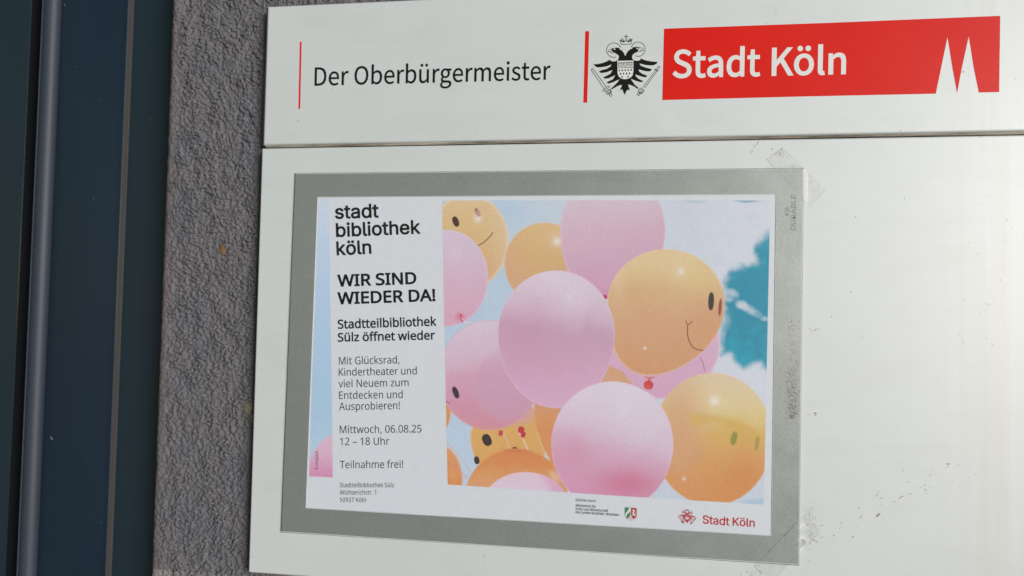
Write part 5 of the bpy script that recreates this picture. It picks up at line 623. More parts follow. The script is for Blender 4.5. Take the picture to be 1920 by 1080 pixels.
flat('thin_red_line', [[(562.2,78),(565.6,78),(562.8,204),(559.4,204)]], PY, M_red, hp)
flat('red_bar', [[(1097.3,58.6),(1104.7,58.3),(1101.0,192.4),(1093.8,192.7)]], PY, M_red, hp)
lettering('Der Oberbürgermeister', 'N', (589.5,160.6), (1032,149.0), 37.2, PY, M_black, hp, weight=6, upv=(.02,-1))
blk = flat('red_logo_block', [[(1245,53.8),(1560,42.6),(1875.5,29.6),(1873.5,172.6),(1835.3,173.4),(1826,128),(1816.5,68),(1803,130),(1794.6,174.6),(1786,128),(1776.7,69.4),(1764.5,128),(1754.7,175.6),(1500,181),(1241.8,187.6)]], PY, M_red, hp)
lettering('Stadt', 'N', (1260.5,145.3), (1425.5,141.5), 56.0, PY-.05, M_white, blk, weight=14, upv=(.02,-1))
lettering('Köln', 'N', (1446.5,141.1), (1586,137.8), 56.0, PY-.05, M_white, blk, weight=14, upv=(.02,-1))

# ---- the eagle crest, traced in an enlargement of the photo (1144 x 1080 units for 180 x 170 photo units)
EAGLE = [(590,412),(600,385),(622,352),(650,330),(676,324),(665,315),(690,307),(720,303),(760,306),(748,318),(742,335),(738,350),(745,354),(730,365),(712,372),(690,385),(672,405),(668,430),(678,455),(700,468),(740,470),(765,460),(777,440),(787,449),(830,465),(900,478),(975,483),(962,503),(930,522),(890,525),(830,520),(765,503),(757,507),(775,530),(830,550),(905,570),(890,592),(865,597),(820,592),(765,577),(745,572),(755,600),(790,625),(850,648),(835,665),(810,665),(760,650),(705,632),(715,655),(745,685),(803,712),(785,725),(750,720),(700,703),(655,684),(665,705),(700,755),(748,795),(735,806),(700,780),(655,760),(620,750),(630,785),(643,820),(610,815),(595,845),(580,875),(565,845),(553,810),(520,822),(540,785),(548,755),(510,765),(470,785),(425,812),(420,798),(455,765),(495,725),(520,690),(485,705),(430,730),(390,740),(363,730),(385,715),(440,690),(470,640),(440,655),(390,678),(345,682),(322,670),(360,650),(410,625),(438,580),(420,585),(370,605),(310,615),(290,612),(272,597),(310,580),(370,565),(412,537),(425,513),(370,535),(300,547),(250,547),(225,530),(207,512),(260,508),(320,495),(370,475),(407,455),(412,470),(440,478),(480,475),(500,460),(512,430),(508,405),(480,385),(452,372),(437,362),(427,350),(423,336),(412,328),(450,318),(490,312),(522,320),(515,330),(545,345),(570,375),(582,405)]
SHIELD = [(490,468),(688,463),(687,600),(679,640),(656,670),(622,687),(581,693),(540,686),(508,661),(492,622)]
def teardrop(x, y, s=1.0):
    return [(x, y-17*s),(x+5*s,y-4*s),(x+9*s,y+4*s),(x+8*s,y+10*s),(x,y+14*s),(x-8*s,y+10*s),(x-9*s,y+4*s),(x-5*s,y-4*s)]
def crest(parent, y, xf, ink, paper, wd=5.0, detail=True):
    body = multi('eagle', [EAGLE], y, ink, parent, xf)
    lines = []
    lines += ribbon(arc(452, 343, 87, 86, -22, -285), wd)
    lines += ribbon(arc(741, 332, 84, 86, -162, 115), wd)
    lines += ribbon([(440,330),(410,333),(392,345),(383,365),(402,360),(432,357)], wd*.8) + ribbon([(408,366),(426,379),(450,376)], wd*.8)
    lines += ribbon([(748,318),(780,314),(801,327),(805,349),(790,344),(760,344)], wd*.8) + ribbon([(740,356),(770,360),(785,350)], wd*.8)
    # crown
    lines += ribbon([(522,222),(541,275),(650,271),(670,213)], wd) + ribbon([(541,238),(572,249),(597,225),(622,246),(655,232)], wd)
    lines += ribbon([(528,222),(572,247)], 11) + ribbon([(545,205),(576,238)], 9) + ribbon([(664,215),(624,244)], 11) + ribbon([(648,202),(620,236)], 9)
    lines += ribbon([(597,160),(597,228)], 8) + ribbon([(575,181),(619,181)], 8)
    # swords
    lines += ribbon([(336,803),(184,582),(183,570),(192,562),(204,568),(362,783)], wd)
    lines += ribbon([(318,822),(340,800),(362,786),(392,768),(402,776),(384,795),(352,812),(330,835)], wd, True)
    lines += ribbon([(820,793),(996,552),(992,536),(978,540),(960,570),(797,786)], wd) + ribbon([(938,572),(956,578),(974,594)], wd*1.6)
    for k in range(4):
        lines += ribbon([(352+17*k,838-8*k),(380+14*k,872-6*k)], wd*.9)
        lines += ribbon([(742+18*k,832-10*k if k < 2 else 826-6*k),(772+13*k,866-12*k)], wd*.9)
    lines += ribbon([(350,838),(405,806),(424,838),(378,872)], wd, True) + ribbon([(740,832),(768,794),(812,820),(784,862)], wd, True)
    lines += ribbon(arc(415, 878, 15, 15, 0, 360, 14), wd) + ribbon(arc(743, 868, 15, 15, 0, 360, 14), wd)
    multi('crest_linework', lines, y, ink, parent, xf)
    multi('eagle_eye', [arc(460,331,9,9,0,360,10)[:-1]], y-.04, paper, parent, xf)
    multi('eagle_eye', [arc(728,322,9,9,0,360,10)[:-1]], y-.04, paper, parent, xf)
    sh = multi('shield', [SHIELD], y-.04, paper, parent, xf)
    sl_ = ribbon(SHIELD, wd*.9, True) + ribbon([(491,555),(687,548)], wd*.9)
    for cx, cy in ((528,512),(588,510),(648,508)):
        sl_ += ribbon([(cx-21,cy-22),(cx-20,cy+24),(cx+21,cy+23),(cx+22,cy-24),(cx+11,cy-10),(cx,cy-20),(cx-11,cy-9)], wd*.9, True)
        sl_ += ribbon([(cx-20,cy+8),(cx+21,cy+7)], wd*.7) + ribbon([(cx-11,cy-9),(cx-15,cy-24)], wd*.7) + ribbon([(cx+11,cy-10),(cx+14,cy-24)], wd*.7)
    for r in ([(516,582),(551,581),(587,580),(622,578),(657,576)], [(530,622),(566,621),(602,620),(638,618)], [(548,660),(621,656)]):
        for x, yy in r: sl_.append(teardrop(x, yy))
    multi('shield_charges', sl_, y-.08, ink, parent, xf)
crest(hp, PY, lambda p: (1080+p[0]/6.356, 40+p[1]/6.353), M_black, M_white, 6.6)

# ------------------------------------------------------------------ grime on the sign (flat flecks too many to count)
rnd = random.Random(3)
def fleck(cx, cy, r, el=1.0, an=0.0, n=6):
    out = []
    for i in range(n):
        a = 2*math.pi*i/n; rr = r*(.6+.6*rnd.random())
        x, y = rr*el*math.cos(a), rr*math.sin(a)
        out.append((cx+x*math.cos(an)-y*math.sin(an), cy+x*math.sin(an)+y*math.cos(an)))
    return out
spots = [(574,44,1.0),(559,226,2.0),(695,75,.9),(739,75,1),(910,27,1),(655,42,.8),(622,167,1.3),(632,173,.9),(780,43,.7),(803,70,.6),(740,75,.9),(1455,26,2),(1437,44,1.3),(1666,45,1),(1609,95,1),(1806,135,2.6),(1903,148,1.6),(1689,245,1.6),(1838,257,1.6),(1604,407,2.1),(1696,372,1.6),(1693,394,1),(1596,548,2),(1559,594,1.8),(1766,369,1),(1654,388,.8),(1770,458,.9),(1834,476,1.6),(1877,500,1),(1874,525,1),(1868,442,1),(1616,632,1.3),(1562,684,.8),(1532,725,1),(1641,712,.8),(1757,712,1),(1849,635,1.6),(1701,610,1),(1738,585,.9),(1912,570,1.2),(1700,282,1),(1547,354,1),(1651,275,1),(1540,380,1),(1490,377,1.6),(499,920,1),(474,1044,1.2),(1600,925,1),(1564,1004,2),(1592,1062,1),(1518,1051,1.3),(1541,904,1),(1585,920,1),(1640,838,.8),(1770,941,.9),(1829,890,1.4),(653,284,1.1)]
sp = [fleck(x, y, r*.62) for x, y, r in spots if not (552 < x < 1508 and y > 318)]
def grime(name, shapes, y, m, parent, xf=None): return multi(name, shapes, y, m, parent, xf, kind='stuff')
grime('dark_flecks', [s for s in sp if s[0][1] < 255], -.05, M_speck, hp)
grime('dark_flecks', [s for s in sp if s[0][1] >= 255], -.05, M_speck, lp)
fl, fh = [], []
def on_sign(x, y): return not (545 < x < 1515 and 312 < y < 1068) and x > 505
for i in range(330):
    x = 505+1410*rnd.random()**.8; y = 8+1065*rnd.random()
    if not on_sign(x, y) or 262 < y < 280: continue
    (fh if y < 255 else fl).append(fleck(x, y, .25+.55*rnd.random()**2, 1+rnd.random(), rnd.random()*3))
for i in range(80):                  # the run of small marks down the right
    x = 1835+rnd.gauss(0, 22) if rnd.random() < .5 else 1885+rnd.gauss(0, 18); y = 270+420*rnd.random()
    fl.append(fleck(x, y, .3+.8*rnd.random()**2, 1+2*rnd.random(), 1.3+rnd.random()*.5))
for i in range(38):                   # scuffs rising to the right of the frame
    t = rnd.random(); x = 1525+260*t+rnd.gauss(0, 16); y = 1020-140*t+rnd.gauss(0, 15)
    fl.append(fleck(x, y, .4+.7*rnd.random(), 2+3*rnd.random(), -.5+rnd.gauss(0, .2)))
for i in range(70):
    fl.append(fleck(1517+rnd.gauss(0, 7), 968+rnd.gauss(0, 14), .4+.6*rnd.random(), 1.4, rnd.random()*3))
    if i < 30: fl.append(fleck(1522+rnd.gauss(0, 8), 1000+rnd.gauss(0, 12), .3+.6*rnd.random(), 1.6, rnd.random()*3))
for i in range(40): fl.append(fleck(1415+rnd.gauss(0, 13), 1072+rnd.gauss(0, 5), .3+.7*rnd.random(), 2.2, .6))
for (x, y) in ((1415,274),(1410,284),(1421,268)): fl.append(fleck(x, y, 1.3, 3.5, -1.0, 8))
for i in range(14): fl.append(fleck(908+rnd.gauss(0,1.5), 1040+rnd.random()*12, .4+.3*rnd.random(), 1.4, rnd.random()))
grime('grey_marks', fh, -.05, M_grime2, hp)
grime('grey_marks', fl, -.05, M_grime2, lp)
br = [fleck(1528,775,1.5,2.2,0), fleck(1529,779,1.1,2,.4), fleck(1524,780,.9,1,0), fleck(1517,778,.8,2,1), fleck(1447,279,1,2,.5), fleck(1523,953,1.5,1,0), fleck(1514,984,1.1,1,0), fleck(1520,1018,1.2,1,0), fleck(1519,1030,1,1,0), fleck(1646,966,2.2,2.6,-.7), fleck(1690,932,1,8,-.5), fleck(1707,926,.9,4,-.5), fleck(1778,870,1.5,2.6,.1), fleck(1578,981,1,2,-.3), fleck(1598,1007,1,4,-.5),fleck(1465,280,1,2,.2)]
br += [fleck(1516+rnd.random()*22, 618+rnd.gauss(0,1.2), .7, 2, 0) for i in range(8)]
grime('brown_marks', br, -.06, M_grime, lp)
scr = ribbon([(1521,1010),(1533,1017)], 1.1)
grime('scratch', scr, -.07, M_grime, lp)

# ------------------------------------------------------------------ the silver self-adhesive frame
FR = [(553.5,325),(1507,315.5),(1498,1060),(527,997.5)]
IN = [(596.3,370),(1455,364.3),(1446,1004),(574,952)]
def inset(q, d):                      # move a photo quad towards its middle by d photo units
    c = np.mean(q, 0); return [tuple(np.array(p) + (c-np.array(p))/np.abs(c-np.array(p))*d) for p in q]
frame = thing('display_frame', tuple(P(*FR[3], 0)), 'silver grey self-adhesive poster frame with clear window, taped to the white sign', 'display frame')
def ring(name, rings, m, parent, cap=False):
    """rings: list of (quad, y) joined one to the next"""
    V = [P(p[0], p[1], y) for q, y in rings for p in q]; F = []
    for r in range(len(rings)-1):
        for i in range(4):
            j = (i+1) % 4; F.append((r*4+i, r*4+j, r*4+4+j, r*4+4+i))
    if cap: b = (len(rings)-1)*4; F.append((b, b+1, b+2, b+3))
    F2 = []
    for fc in F: F2.append(fc[::-1])
    return obj(name, V, F2, m, parent)
M_back = mat('frame_back', (.12, .125, .125), .6)
ring('back_sheet', [(inset(FR, -.6), 0.0), (inset(FR, -.6), -.35), (inset(FR, .2), -.5)], M_back, frame, cap=True)
fr = ring('frame_border', [(inset(FR, .1), -.45), (inset(FR, .1), -1.15), (inset(FR, 1.3), -1.35), (inset(IN, -.5), -1.35), (IN, -1.29), (IN, -1.06)], M_silver, frame)
ring('clear_window', [(inset(IN, -.2), -1.30), (inset(IN, -.2), -1.301)], M_film, frame, cap=True)
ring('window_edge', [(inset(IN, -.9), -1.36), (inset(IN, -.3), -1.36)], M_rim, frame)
bl = ribbon([(527.8,996.6),(1012,1028.5),(1497.3,1058.6)], 1.0)  # pale lines painting the highlight along the border's edges
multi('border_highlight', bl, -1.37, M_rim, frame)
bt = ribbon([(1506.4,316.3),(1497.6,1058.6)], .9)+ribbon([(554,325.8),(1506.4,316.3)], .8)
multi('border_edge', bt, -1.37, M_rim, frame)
# maker's name running up the right side
TY = -1.37
lettering('DURABLE', 'I', (1491.6,432), (1492.6,365), 9.6, TY, M_print, frame, weight=22, upv=(-1,-.01))
ch = []
for k in range(2):
    y0 = 389.5+4.4*k
    ch += ribbon([(1471.2,y0+4),(1475.6,y0),(1480,y0+4)], 1.5)
ch.append([(1471.2,402.2),(1475.6,398.8),(1480,402.2),(1475.6,405.6)])
multi('maker_chevrons', ch, TY, M_print, frame)
# glue residue and dirt on the border
gl = []
for r in range(9):                    # dashed glue lines along the top
    for i in range(150):
        if rnd.random() < .55:
            t = i/150; x = 598+650*t+rnd.gauss(0, 2); y = 328.2+2.35*r - 6*t + rnd.gauss(0, .25)
            gl.append(fleck(x, y, .30+.22*rnd.random(), 2.6, 0, 5))
grime('glue_dashes', gl, -1.36, mat('frame_glue', (.235, .25, .24), .65, metal=.3), frame)
gd = []
for i in range(900):
    y = 690+95*rnd.random()**.7 if rnd.random() < .8 else 600+100*rnd.random()
    x = 1486+rnd.gauss(0, 7.5)
    if not 1471 < x < 1499: continue
    gd.append(fleck(x, y, .35+.65*rnd.random()**2, 1.6, rnd.random()*3, 5))
for i in range(120):
    gd.append(fleck(1470+30*rnd.random(), 420+620*rnd.random(), .3+.5*rnd.random()**2, 1.6, rnd.random()*3, 5))
for i in range(110):                  # dirt caught along the edge of the older tape
    t = rnd.random(); x = 1428+62*t; y = 1050-68*t
    gd.append(fleck(x+rnd.gauss(0, 1.5), y+rnd.gauss(0, 1.5), .3+.5*rnd.random()**2, 2, -.8, 5))
grime('sticky_dirt', gd, -1.375, mat('frame_dirt', (.27, .265, .245), .9), frame)
gw = [fleck(1458+42*rnd.random(), 325+640*rnd.random()**1.6, .3+.6*rnd.random()**2, 1.2, rnd.random()*3, 5) for i in range(170)]
gw += [fleck(600+860*t, 1015+25*t-2+rnd.gauss(0, 9), .3+.4*rnd.random()**2, 1.2, 0, 5) for t in [rnd.random() for i in range(60)]]
grime('pale_dust', gw, -1.37, mat('pale_dust', (.60, .61, .59), .8), frame)

# ------------------------------------------------------------------ the poster
YP = -1.08
poster = thing('poster', tuple(P(*IN[3], YP)), 'landscape paper poster with pink and orange balloons and black text, inside the silver frame', 'poster')
ring('paper_sheet', [(inset(IN, -4), YP+.12), (inset(IN, -4), YP)], M_paper, poster, cap=True)

def paint_balloons():
    """the printed photograph: colours of the print, computed on the poster's own plane"""
    X0, X1, ZB, ZT = 13.0, 309.0, -222.0, -15.0
    nx, nz = 1400, 980
    xs = X0+(X1-X0)*(np.arange(nx)+.5)/nx; zs = ZB+(ZT-ZB)*(np.arange(nz)+.5)/nz
    Xg, Zg = np.meshgrid(xs, zs)
    px, py = pix(Xg, np.full_like(Xg, YP), Zg)
    def L(c): c = np.array(c, float)/255; return np.where(c <= .04, c/12.92, ((c+.055)/1.055)**2.4)
    img = np.zeros(px.shape+(3,))
    def grad(v, stops):
        ps = [s[0] for s in stops]; cs = np.array([L(s[1]) for s in stops])
        return np.stack([np.interp(v, ps, cs[:, i]) for i in range(3)], -1)
    def sm(a, b, x): t = np.clip((x-a)/(b-a), 0, 1); return t*t*(3-2*t)
    def blend(m, col):
        nonlocal img
        img = img*(1-m[..., None]) + col*m[..., None]
    fn = fbm(px/60, py/60, 5); fn2 = fbm(px/22+9, py/22, 4)
    # sky
    sky_ = grad(np.clip((px-830)/600+.12*fn, 0, 1), [(0, (180,203,224)), (.45, (196,212,228)), (.75, (206,216,230)), (1, (214,221,234))])
    img[:] = sky_
    low = sm(700, 900, py)
    blend(low*.5, grad(py*0, [(0, (196,212,232)), (1, (196,212,232))]))
    blend(sm(.1, 1.3, fn+.3*fn2)*sm(1230, 1300, px)*.22, grad(px*0, [(0, (165,195,215)), (1, (165,195,215))]))
    # teal clearing between the clouds
    T = [(1452,425),(1432,440),(1414,462),(1418,488),(1392,496),(1366,510),(1358,530),(1354,600),(1350,640),(1353,668),(1372,664),(1376,680),(1394,694),(1412,686),(1426,684),(1436,694),(1442,712),(1470,712),(1470,425)]
    def poly_sd(poly, x, y):
        ins = np.zeros(x.shape, bool); dm = np.full(x.shape, 1e9)
        for i in range(len(poly)):
            x0, y0 = poly[i]; x1, y1 = poly[(i+1) % len(poly)]
            c = ((y0 > y) != (y1 > y)) & (x < (x1-x0)*(y-y0)/((y1-y0) if y1 != y0 else 1e-9)+x0); ins ^= c
            t = np.clip(((x-x0)*(x1-x0)+(y-y0)*(y1-y0))/((x1-x0)**2+(y1-y0)**2), 0, 1)
            dm = np.minimum(dm, np.hypot(x-x0-t*(x1-x0), y-y0-t*(y1-y0)))
        return np.where(ins, dm, -dm)
    sd = np.full(px.shape, -99.0); R_ = (px > 1300) & (py > 400) & (py < 730)
    sd[R_] = poly_sd(T, px[R_]+1.5*fn2[R_], py[R_]+3*fn[R_])
    teal = grad(np.clip((py-430)/270+.25*fn2, 0, 1), [(0, (30,158,184)), (.25, (0,148,176)), (.6, (0,142,172)), (1, (10,160,186))])
    blend(sm(-7, 11, sd+3*fn2), teal)
    for (x, y, rx, ry, an, a) in ((1371,549,12,7,.2,.85),(1404,580,26,7,.5,.95),(1390,572,10,7,.3,.9),(1366,562,10,6,0,.7),(1436,598,8,4,0,.6),(1362,600,8,16,0,.4),(1380,500,16,8,0,.35)):
        u = (px-x)*math.cos(an)+(py-y)*math.sin(an); v_ = -(px-x)*math.sin(an)+(py-y)*math.cos(an)
        d = np.sqrt((u/rx)**2+(v_/ry)**2)+.35*fn2
        blend(sm(1.6, .25, d)*a*.9, grad(px*0, [(0, (200,216,230)), (1, (200,216,230))]))
    d = np.sqrt(((px-1400)/28)**2+((py-374)/6)**2); blend(sm(1.3, .5, d+.2*fn2)*.8, grad(px*0, [(0, (110,165,192)), (1, (110,165,192))]))
    d = np.sqrt(((px-1300)/30)**2+((py-374)/8)**2); blend(sm(1.3, .4, d+.2*fn2)*.4, grad(px*0, [(0, (150,185,208)), (1, (150,185,208))]))
    d = np.sqrt(((px-1415)/30)**2+((py-944)/12)**2); blend(sm(1.3, .4, d+.2*fn2)*.5, grad(px*0, [(0, (150,190,218)), (1, (150,190,218))]))
    grain = _rs.rand(*px.shape)
    mott = perlin(px/2.6, py/2.6)
    def solid(c): return np.broadcast_to(L(c), px.shape+(3,))
    def balloon(cx, cy, rx, rt, rb_, stops, skew=0, tilt=0.0, side=None, rim=None, rimw=.9, hl=(), soft=.9, flow=.0):
        dy = py-cy; dx = px-(cx - skew*(dy/rb_)**2*(dy > 0))
        if tilt:
            dx, dy = dx*math.cos(tilt)+dy*math.sin(tilt), -dx*math.sin(tilt)+dy*math.cos(tilt)
        ry = np.where(dy < 0, rt, rb_)
        r = np.hypot(dx/rx, dy/ry)
        m = sm(soft, -soft, (r-1)*min(rx, rt))
        vv = dy/ry
        col = grad((vv+1)/2 + flow*dx/rx + .05*fn, stops)
        if side is not None:
            k, c = side; w_ = sm(.25, 1.0, k*dx/rx)[..., None]*.6; col = col*(1-w_)+L(c)*w_
        if rim is not None:
            w_ = (sm(rimw, 1.0, r)*.6)[..., None]; col = col*(1-w_)+L(rim)*w_
        for (hx, hy, hr, ha, hc) in hl:
            d_ = np.hypot(px-hx, py-hy); w_ = (np.exp(-(d_/hr)**2)*ha)[..., None]; col = col*(1-w_)+L(hc)*w_
        blend(m, col)
        return m
    def ell(x, y, rx, ry, an, c, a=1.0, s=.6, clip=None):
        u = (px-x)*math.cos(an)+(py-y)*math.sin(an); v_ = -(px-x)*math.sin(an)+(py-y)*math.cos(an)
        d = (np.abs(u/rx)**2.4+np.abs(v_/ry)**2.4)**(1/2.4)
        m = sm(s, -s, (d-1)*min(rx, ry))*a
        if clip is not None: m = m*clip
        blend(m, solid(c))
    def stroke(pts, wd, c, a=1.0):
        dm = np.full(px.shape, 1e9)
        for i in range(len(pts)-1):
            (x0, y0), (x1, y1) = pts[i], pts[i+1]
            bb = (px > min(x0, x1)-6) & (px < max(x0, x1)+6) & (py > min(y0, y1)-6) & (py < max(y0, y1)+6)
            X_, Y_ = px[bb], py[bb]
            t = np.clip(((X_-x0)*(x1-x0)+(Y_-y0)*(y1-y0))/((x1-x0)**2+(y1-y0)**2+1e-9), 0, 1)
            dm[bb] = np.minimum(dm[bb], np.hypot(X_-x0-t*(x1-x0), Y_-y0-t*(y1-y0)))
        blend(sm(wd/2+.5, wd/2-.4, dm)*a, solid(c))
    def bez(a, b, c_, n=12):
        return [((1-t)**2*a[0]+2*t*(1-t)*b[0]+t*t*c_[0], (1-t)**2*a[1]+2*t*(1-t)*b[1]+t*t*c_[1]) for t in np.linspace(0, 1, n)]
    PINK = [(0, (216,200,220)), (.3, (214,188,210)), (.55, (214,172,198)), (1, (216,150,180))]
    WHT = (236,238,240)
    # upper left orange balloon with a face
    balloon(878, 450, 75.5, 86, 92, [(0, (226,198,142)), (.25, (224,192,122)), (.55, (222,186,108)), (.8, (222,172,100)), (1, (222,160,100))], side=(1, (226,200,150)), rim=(236,216,170), hl=((896,410,7,.55,WHT),))
    ell(854.5, 415.5, 5.6, 10, -.36, (80,50,40)); ell(895.5, 398, 3.6, 8.5, -.5, (176,110,104)); ell(897, 400, 1.8, 5, -.5, (215,180,180), .7)
    stroke(bez((924,436), (914,453), (893,462)), 1.5, (120,60,35))
    balloon(1022, 494, 76.5, 77, 80, [(0, (226,190,118)), (.4, (222,182,104)), (.75, (220,172,108)), (1, (220,160,100))], side=(-1, (222,170,118)), rim=(228,200,150), rimw=.95, hl=((1044.5,452.5,7,.75,WHT),(1044,452,16,.3,(236,222,180))))
    stroke([(912,550),(921,565),(930,588)], 1.3, (205,190,205), .8); stroke([(912,550),(914,570)], 1, (215,225,235), .6)
    balloon(1149, 432, 98.5, 112, 128, [(0, (214,196,216)), (.3, (216,192,210)), (.5, (216,178,200)), (.75, (212,168,196)), (1, (216,150,185))], skew=14, rim=(226,196,214), rimw=.96, flow=.05)
    ell(1134, 557, 4.5, 4.5, .4, (196,44,96))
    balloon(1238, 645, 112, 103, 103, [(0, (222,190,212)), (.5, (220,176,206)), (1, (218,164,200))], rim=(232,205,222), rimw=.95)
    stroke(bez((1313,670), (1320,682), (1321,697)), 1.4, (170,120,160))
    blend(sm(-1, 1, poly_sd([(1142,685),(1168,697),(1190,726),(1160,740),(1110,740)], px, py))*((px > 1090) & (px < 1220)), solid((222,168,112)))
    balloon(815, 765, 31, 80, 56, [(0, (226,160,110)), (1, (222,136,60))], rim=(232,180,130))
    balloon(955, 822, 73, 72, 75, [(0, (228,176,96)), (.5, (226,172,84)), (1, (226,164,78))], rim=(236,196,130), rimw=.95)
    ell(913, 825, 8.3, 11.5, -.42, (62,48,44)); ell(894, 863, 5, 7.5, -.2, (70,52,44)); ell(965, 840, 4.5, 2, 0, (120,50,40))
    stroke([(941,806),(948,820),(955,840)], 1.5, (232,190,160)); stroke([(970,805),(980,822),(991,845)], 2.0, (236,205,195)); stroke([(912,803),(922,820),(934,840)], 1.3, (236,190,130), .8)
    blend(sm(-1, 1, poly_sd([(1000,735),(1052,735),(1052,880),(1036,874),(1018,835),(1006,800),(1002,765)], px, py))*((px > 980) & (px < 1060)), grad((py-745)/130, [(0, (224,160,100)), (.5, (224,146,78)), (1, (226,150,80))]))
    stroke(bez((1008,812), (1014,840), (1034,872)), 2.0, (238,190,140), .7)
    balloon(820, 902, 47.5, 70, 70, [(0, (226,156,90)), (.5, (224,140,66)), (1, (222,134,60))], rim=(236,180,120), hl=((850,890,12,.25,(240,190,130)),))
    stroke([(838,829),(856,848),(883,884)], 1.4, (228,170,160), .8); stroke([(836,856),(860,880),(876,897)], 1.6, (222,150,130), .8)
    balloon(968, 941, 98, 100, 100, [(0, (224,136,66)), (.15, (224,142,68)), (.3, (226,160,92)), (1, (226,160,96))], rim=(232,160,90), rimw=.97)
    ell(966, 845, 20, 3, .05, (206,110,60), .6, 3)
    m14 = balloon(985, 946, 79, 61, 60, [(0, (226,198,214)), (.25, (222,200,222)), (1, (222,198,220))], rim=(236,190,190), rimw=.97)
    blend(m14*sm(1006, 1032, px-(py-895)*.55), solid((222,168,206)))
    ell(1040, 893, 6, 12, -.7, (236,190,140), .8, 4)
    # pinks at the left
    balloon(838, 520, 77.5, 89, 92, [(0, (212,196,218)), (.35, (214,186,208)), (.6, (216,176,200)), (1, (218,164,190))], rim=(228,198,214), rimw=.96, hl=((852,474,14,.22,(226,216,230)),))
    blend(sm(14, 0, np.hypot(px-863, (py-594)*1.1))*.7, solid((218,80,130))); stroke([(864,590),(867,603)], 2.6, (200,40,90)); stroke([(866,596),(872,606),(884,604)], 1.6, (232,200,220))
    balloon(918, 703, 95.5, 103, 103, [(0, (216,200,220)), (.3, (216,186,208)), (.5, (214,162,188)), (.75, (214,150,178)), (1, (216,140,160))], rim=(222,160,176), rimw=.97, flow=.02)
    mi_ = sm(-5, 9, 78-np.hypot((px-966)/1.0, (py-722)/1.0))*sm(1006, 990, px)*sm(640, 690, py)
    blend(mi_*.75*sm(812, 760, py), solid((208,158,188)))
    stroke(bez((846,772), (880,800), (940,804)), 1.4, (226,160,140), .7)
    ell(854.5, 736, 5.2, 11.5, -.36, (66,42,74))
    stroke([(833,747),(836,752),(843,756)], 1.5, (196,60,40))
    ell(939, 812, 4.2, 5.5, .2, (206,46,70)); ell(977, 806, 6.0, 6.5, .3, (204,30,60)); ell(981, 815, 4.4, 6.0, .3, (200,28,56))
    # right orange face
    m11 = balloon(1249, 570, 110, 103, 134, [(0, (232,206,142)), (.2, (230,200,128)), (.38, (224,184,116)), (.6, (222,170,112)), (.85, (222,162,100)), (1, (220,156,90))], skew=31, rim=(236,204,160), rimw=.97,
        hl=((1277,509,6,.85,WHT),(1277,509,20,.3,(240,226,180)),(1209,653,2.6,.9,WHT)))
    blend(m11*np.exp(-(((px-1330)/42)**2+((py-610)/52)**2))*.5, solid((222,156,84)))
    blend(m11*np.exp(-(((px-1200)/50)**2+((py-545)/26)**2))*.45, solid((222,176,100)))
    blend(m11*np.exp(-(((px-1310)/50)**2+((py-520)/34)**2))*.5, solid((230,204,120)))
    blend(m11*np.exp(-(((px-1160)/12)**2+((py-530)/40)**2))*.35, solid((236,210,160)))
    ell(1333.3, 564.8, 5.3, 17, .04, (56,44,42)); ell(1350.2, 576, 2.9, 16, .09, (150,70,60))
    stroke([(1286,602),(1287.5,606),(1290,609.5),(1294,606),(1298.5,603)], 1.3, (120,66,36))
    stroke(bez((1290,609), (1286,628), (1295,645))+bez((1295,645), (1301,657), (1318,657)), 1.6, (120,60,30))
    # lower right yellow
    m13 = balloon(1336, 822, 112, 123, 126, [(0, (228,208,156)), (.22, (232,210,138)), (.34, (230,204,110)), (.45, (226,184,80)), (.6, (226,168,84)), (.8, (226,152,72)), (1, (226,146,70))], rim=(238,206,150), rimw=.97,
        hl=((1339,752,8,.95,(246,248,248)),(1339,752,24,.35,(240,224,170)),(1282.5,898,3,.9,WHT)))
    blend(m13*np.exp(-(((px-1272)/48)**2+((py-800)/95)**2))*.85, solid((224,168,112)))
    blend(m13*sm(-4, 13, poly_sd([(1281,769),(1330,772),(1378,784),(1424,804),(1436,830),(1390,850),(1364,812),(1345,796),(1318,798),(1298,808)], px+2*fn2, py+2*fn))*.72, solid((222,180,70)))
    blend(m13*np.exp(-(((px-1395)/40)**2+((py-895)/46)**2))*.7, solid((224,142,56)))
    ell(1376, 822, 5.8, 12.5, .2, (152,146,44), .95, 1.6); ell(1419.5, 831, 3.6, 13.5, .15, (176,150,54), .9, 1.6)
    ell(1216, 722, 8.8, 8.2, 0, (214,44,44)); stroke([(1218,709),(1217,718)], 4.0, (214,50,40)); stroke([(1210,707),(1218,710),(1226,707)], 3.0, (220,110,70), .8); ell(1215, 725, 6, 3.4, 0, (232,76,66), .7, 2)
    stroke([(1219,712),(1232,716),(1240,706)], 1.2, (232,190,190), .7); stroke([(1214,736),(1226,746)], 2.2, (240,224,232), .7)
    # centre pink
    m7 = balloon(1043, 626, 109.5, 119, 139, [(0, (222,208,224)), (.22, (218,196,216)), (.34, (214,182,206)), (.48, (204,160,190)), (.7, (212,162,194)), (1, (218,168,204))], rim=(226,196,218), rimw=.97, flow=-.05, hl=((1067,556,5,.35,(236,232,242)),(1075,562,30,.25,(226,214,230))))
    blend(m7*np.exp(-(((px-985)/50)**2+((py-625)/50)**2))*.45, solid((202,146,176)))
    blend(m7*sm(700, 780, py+.4*(px-1000))*.4, solid((222,176,212)))
    # bottom pink
    m10 = balloon(1148, 832, 114.5, 117, 126, [(0, (224,214,230)), (.25, (222,206,224)), (.42, (220,196,218)), (.55, (218,176,204)), (.75, (218,158,190)), (1, (218,150,190))], rim=(230,190,214), rimw=.97, flow=-.13, hl=((1170,768,16,.3,(234,228,238)),))
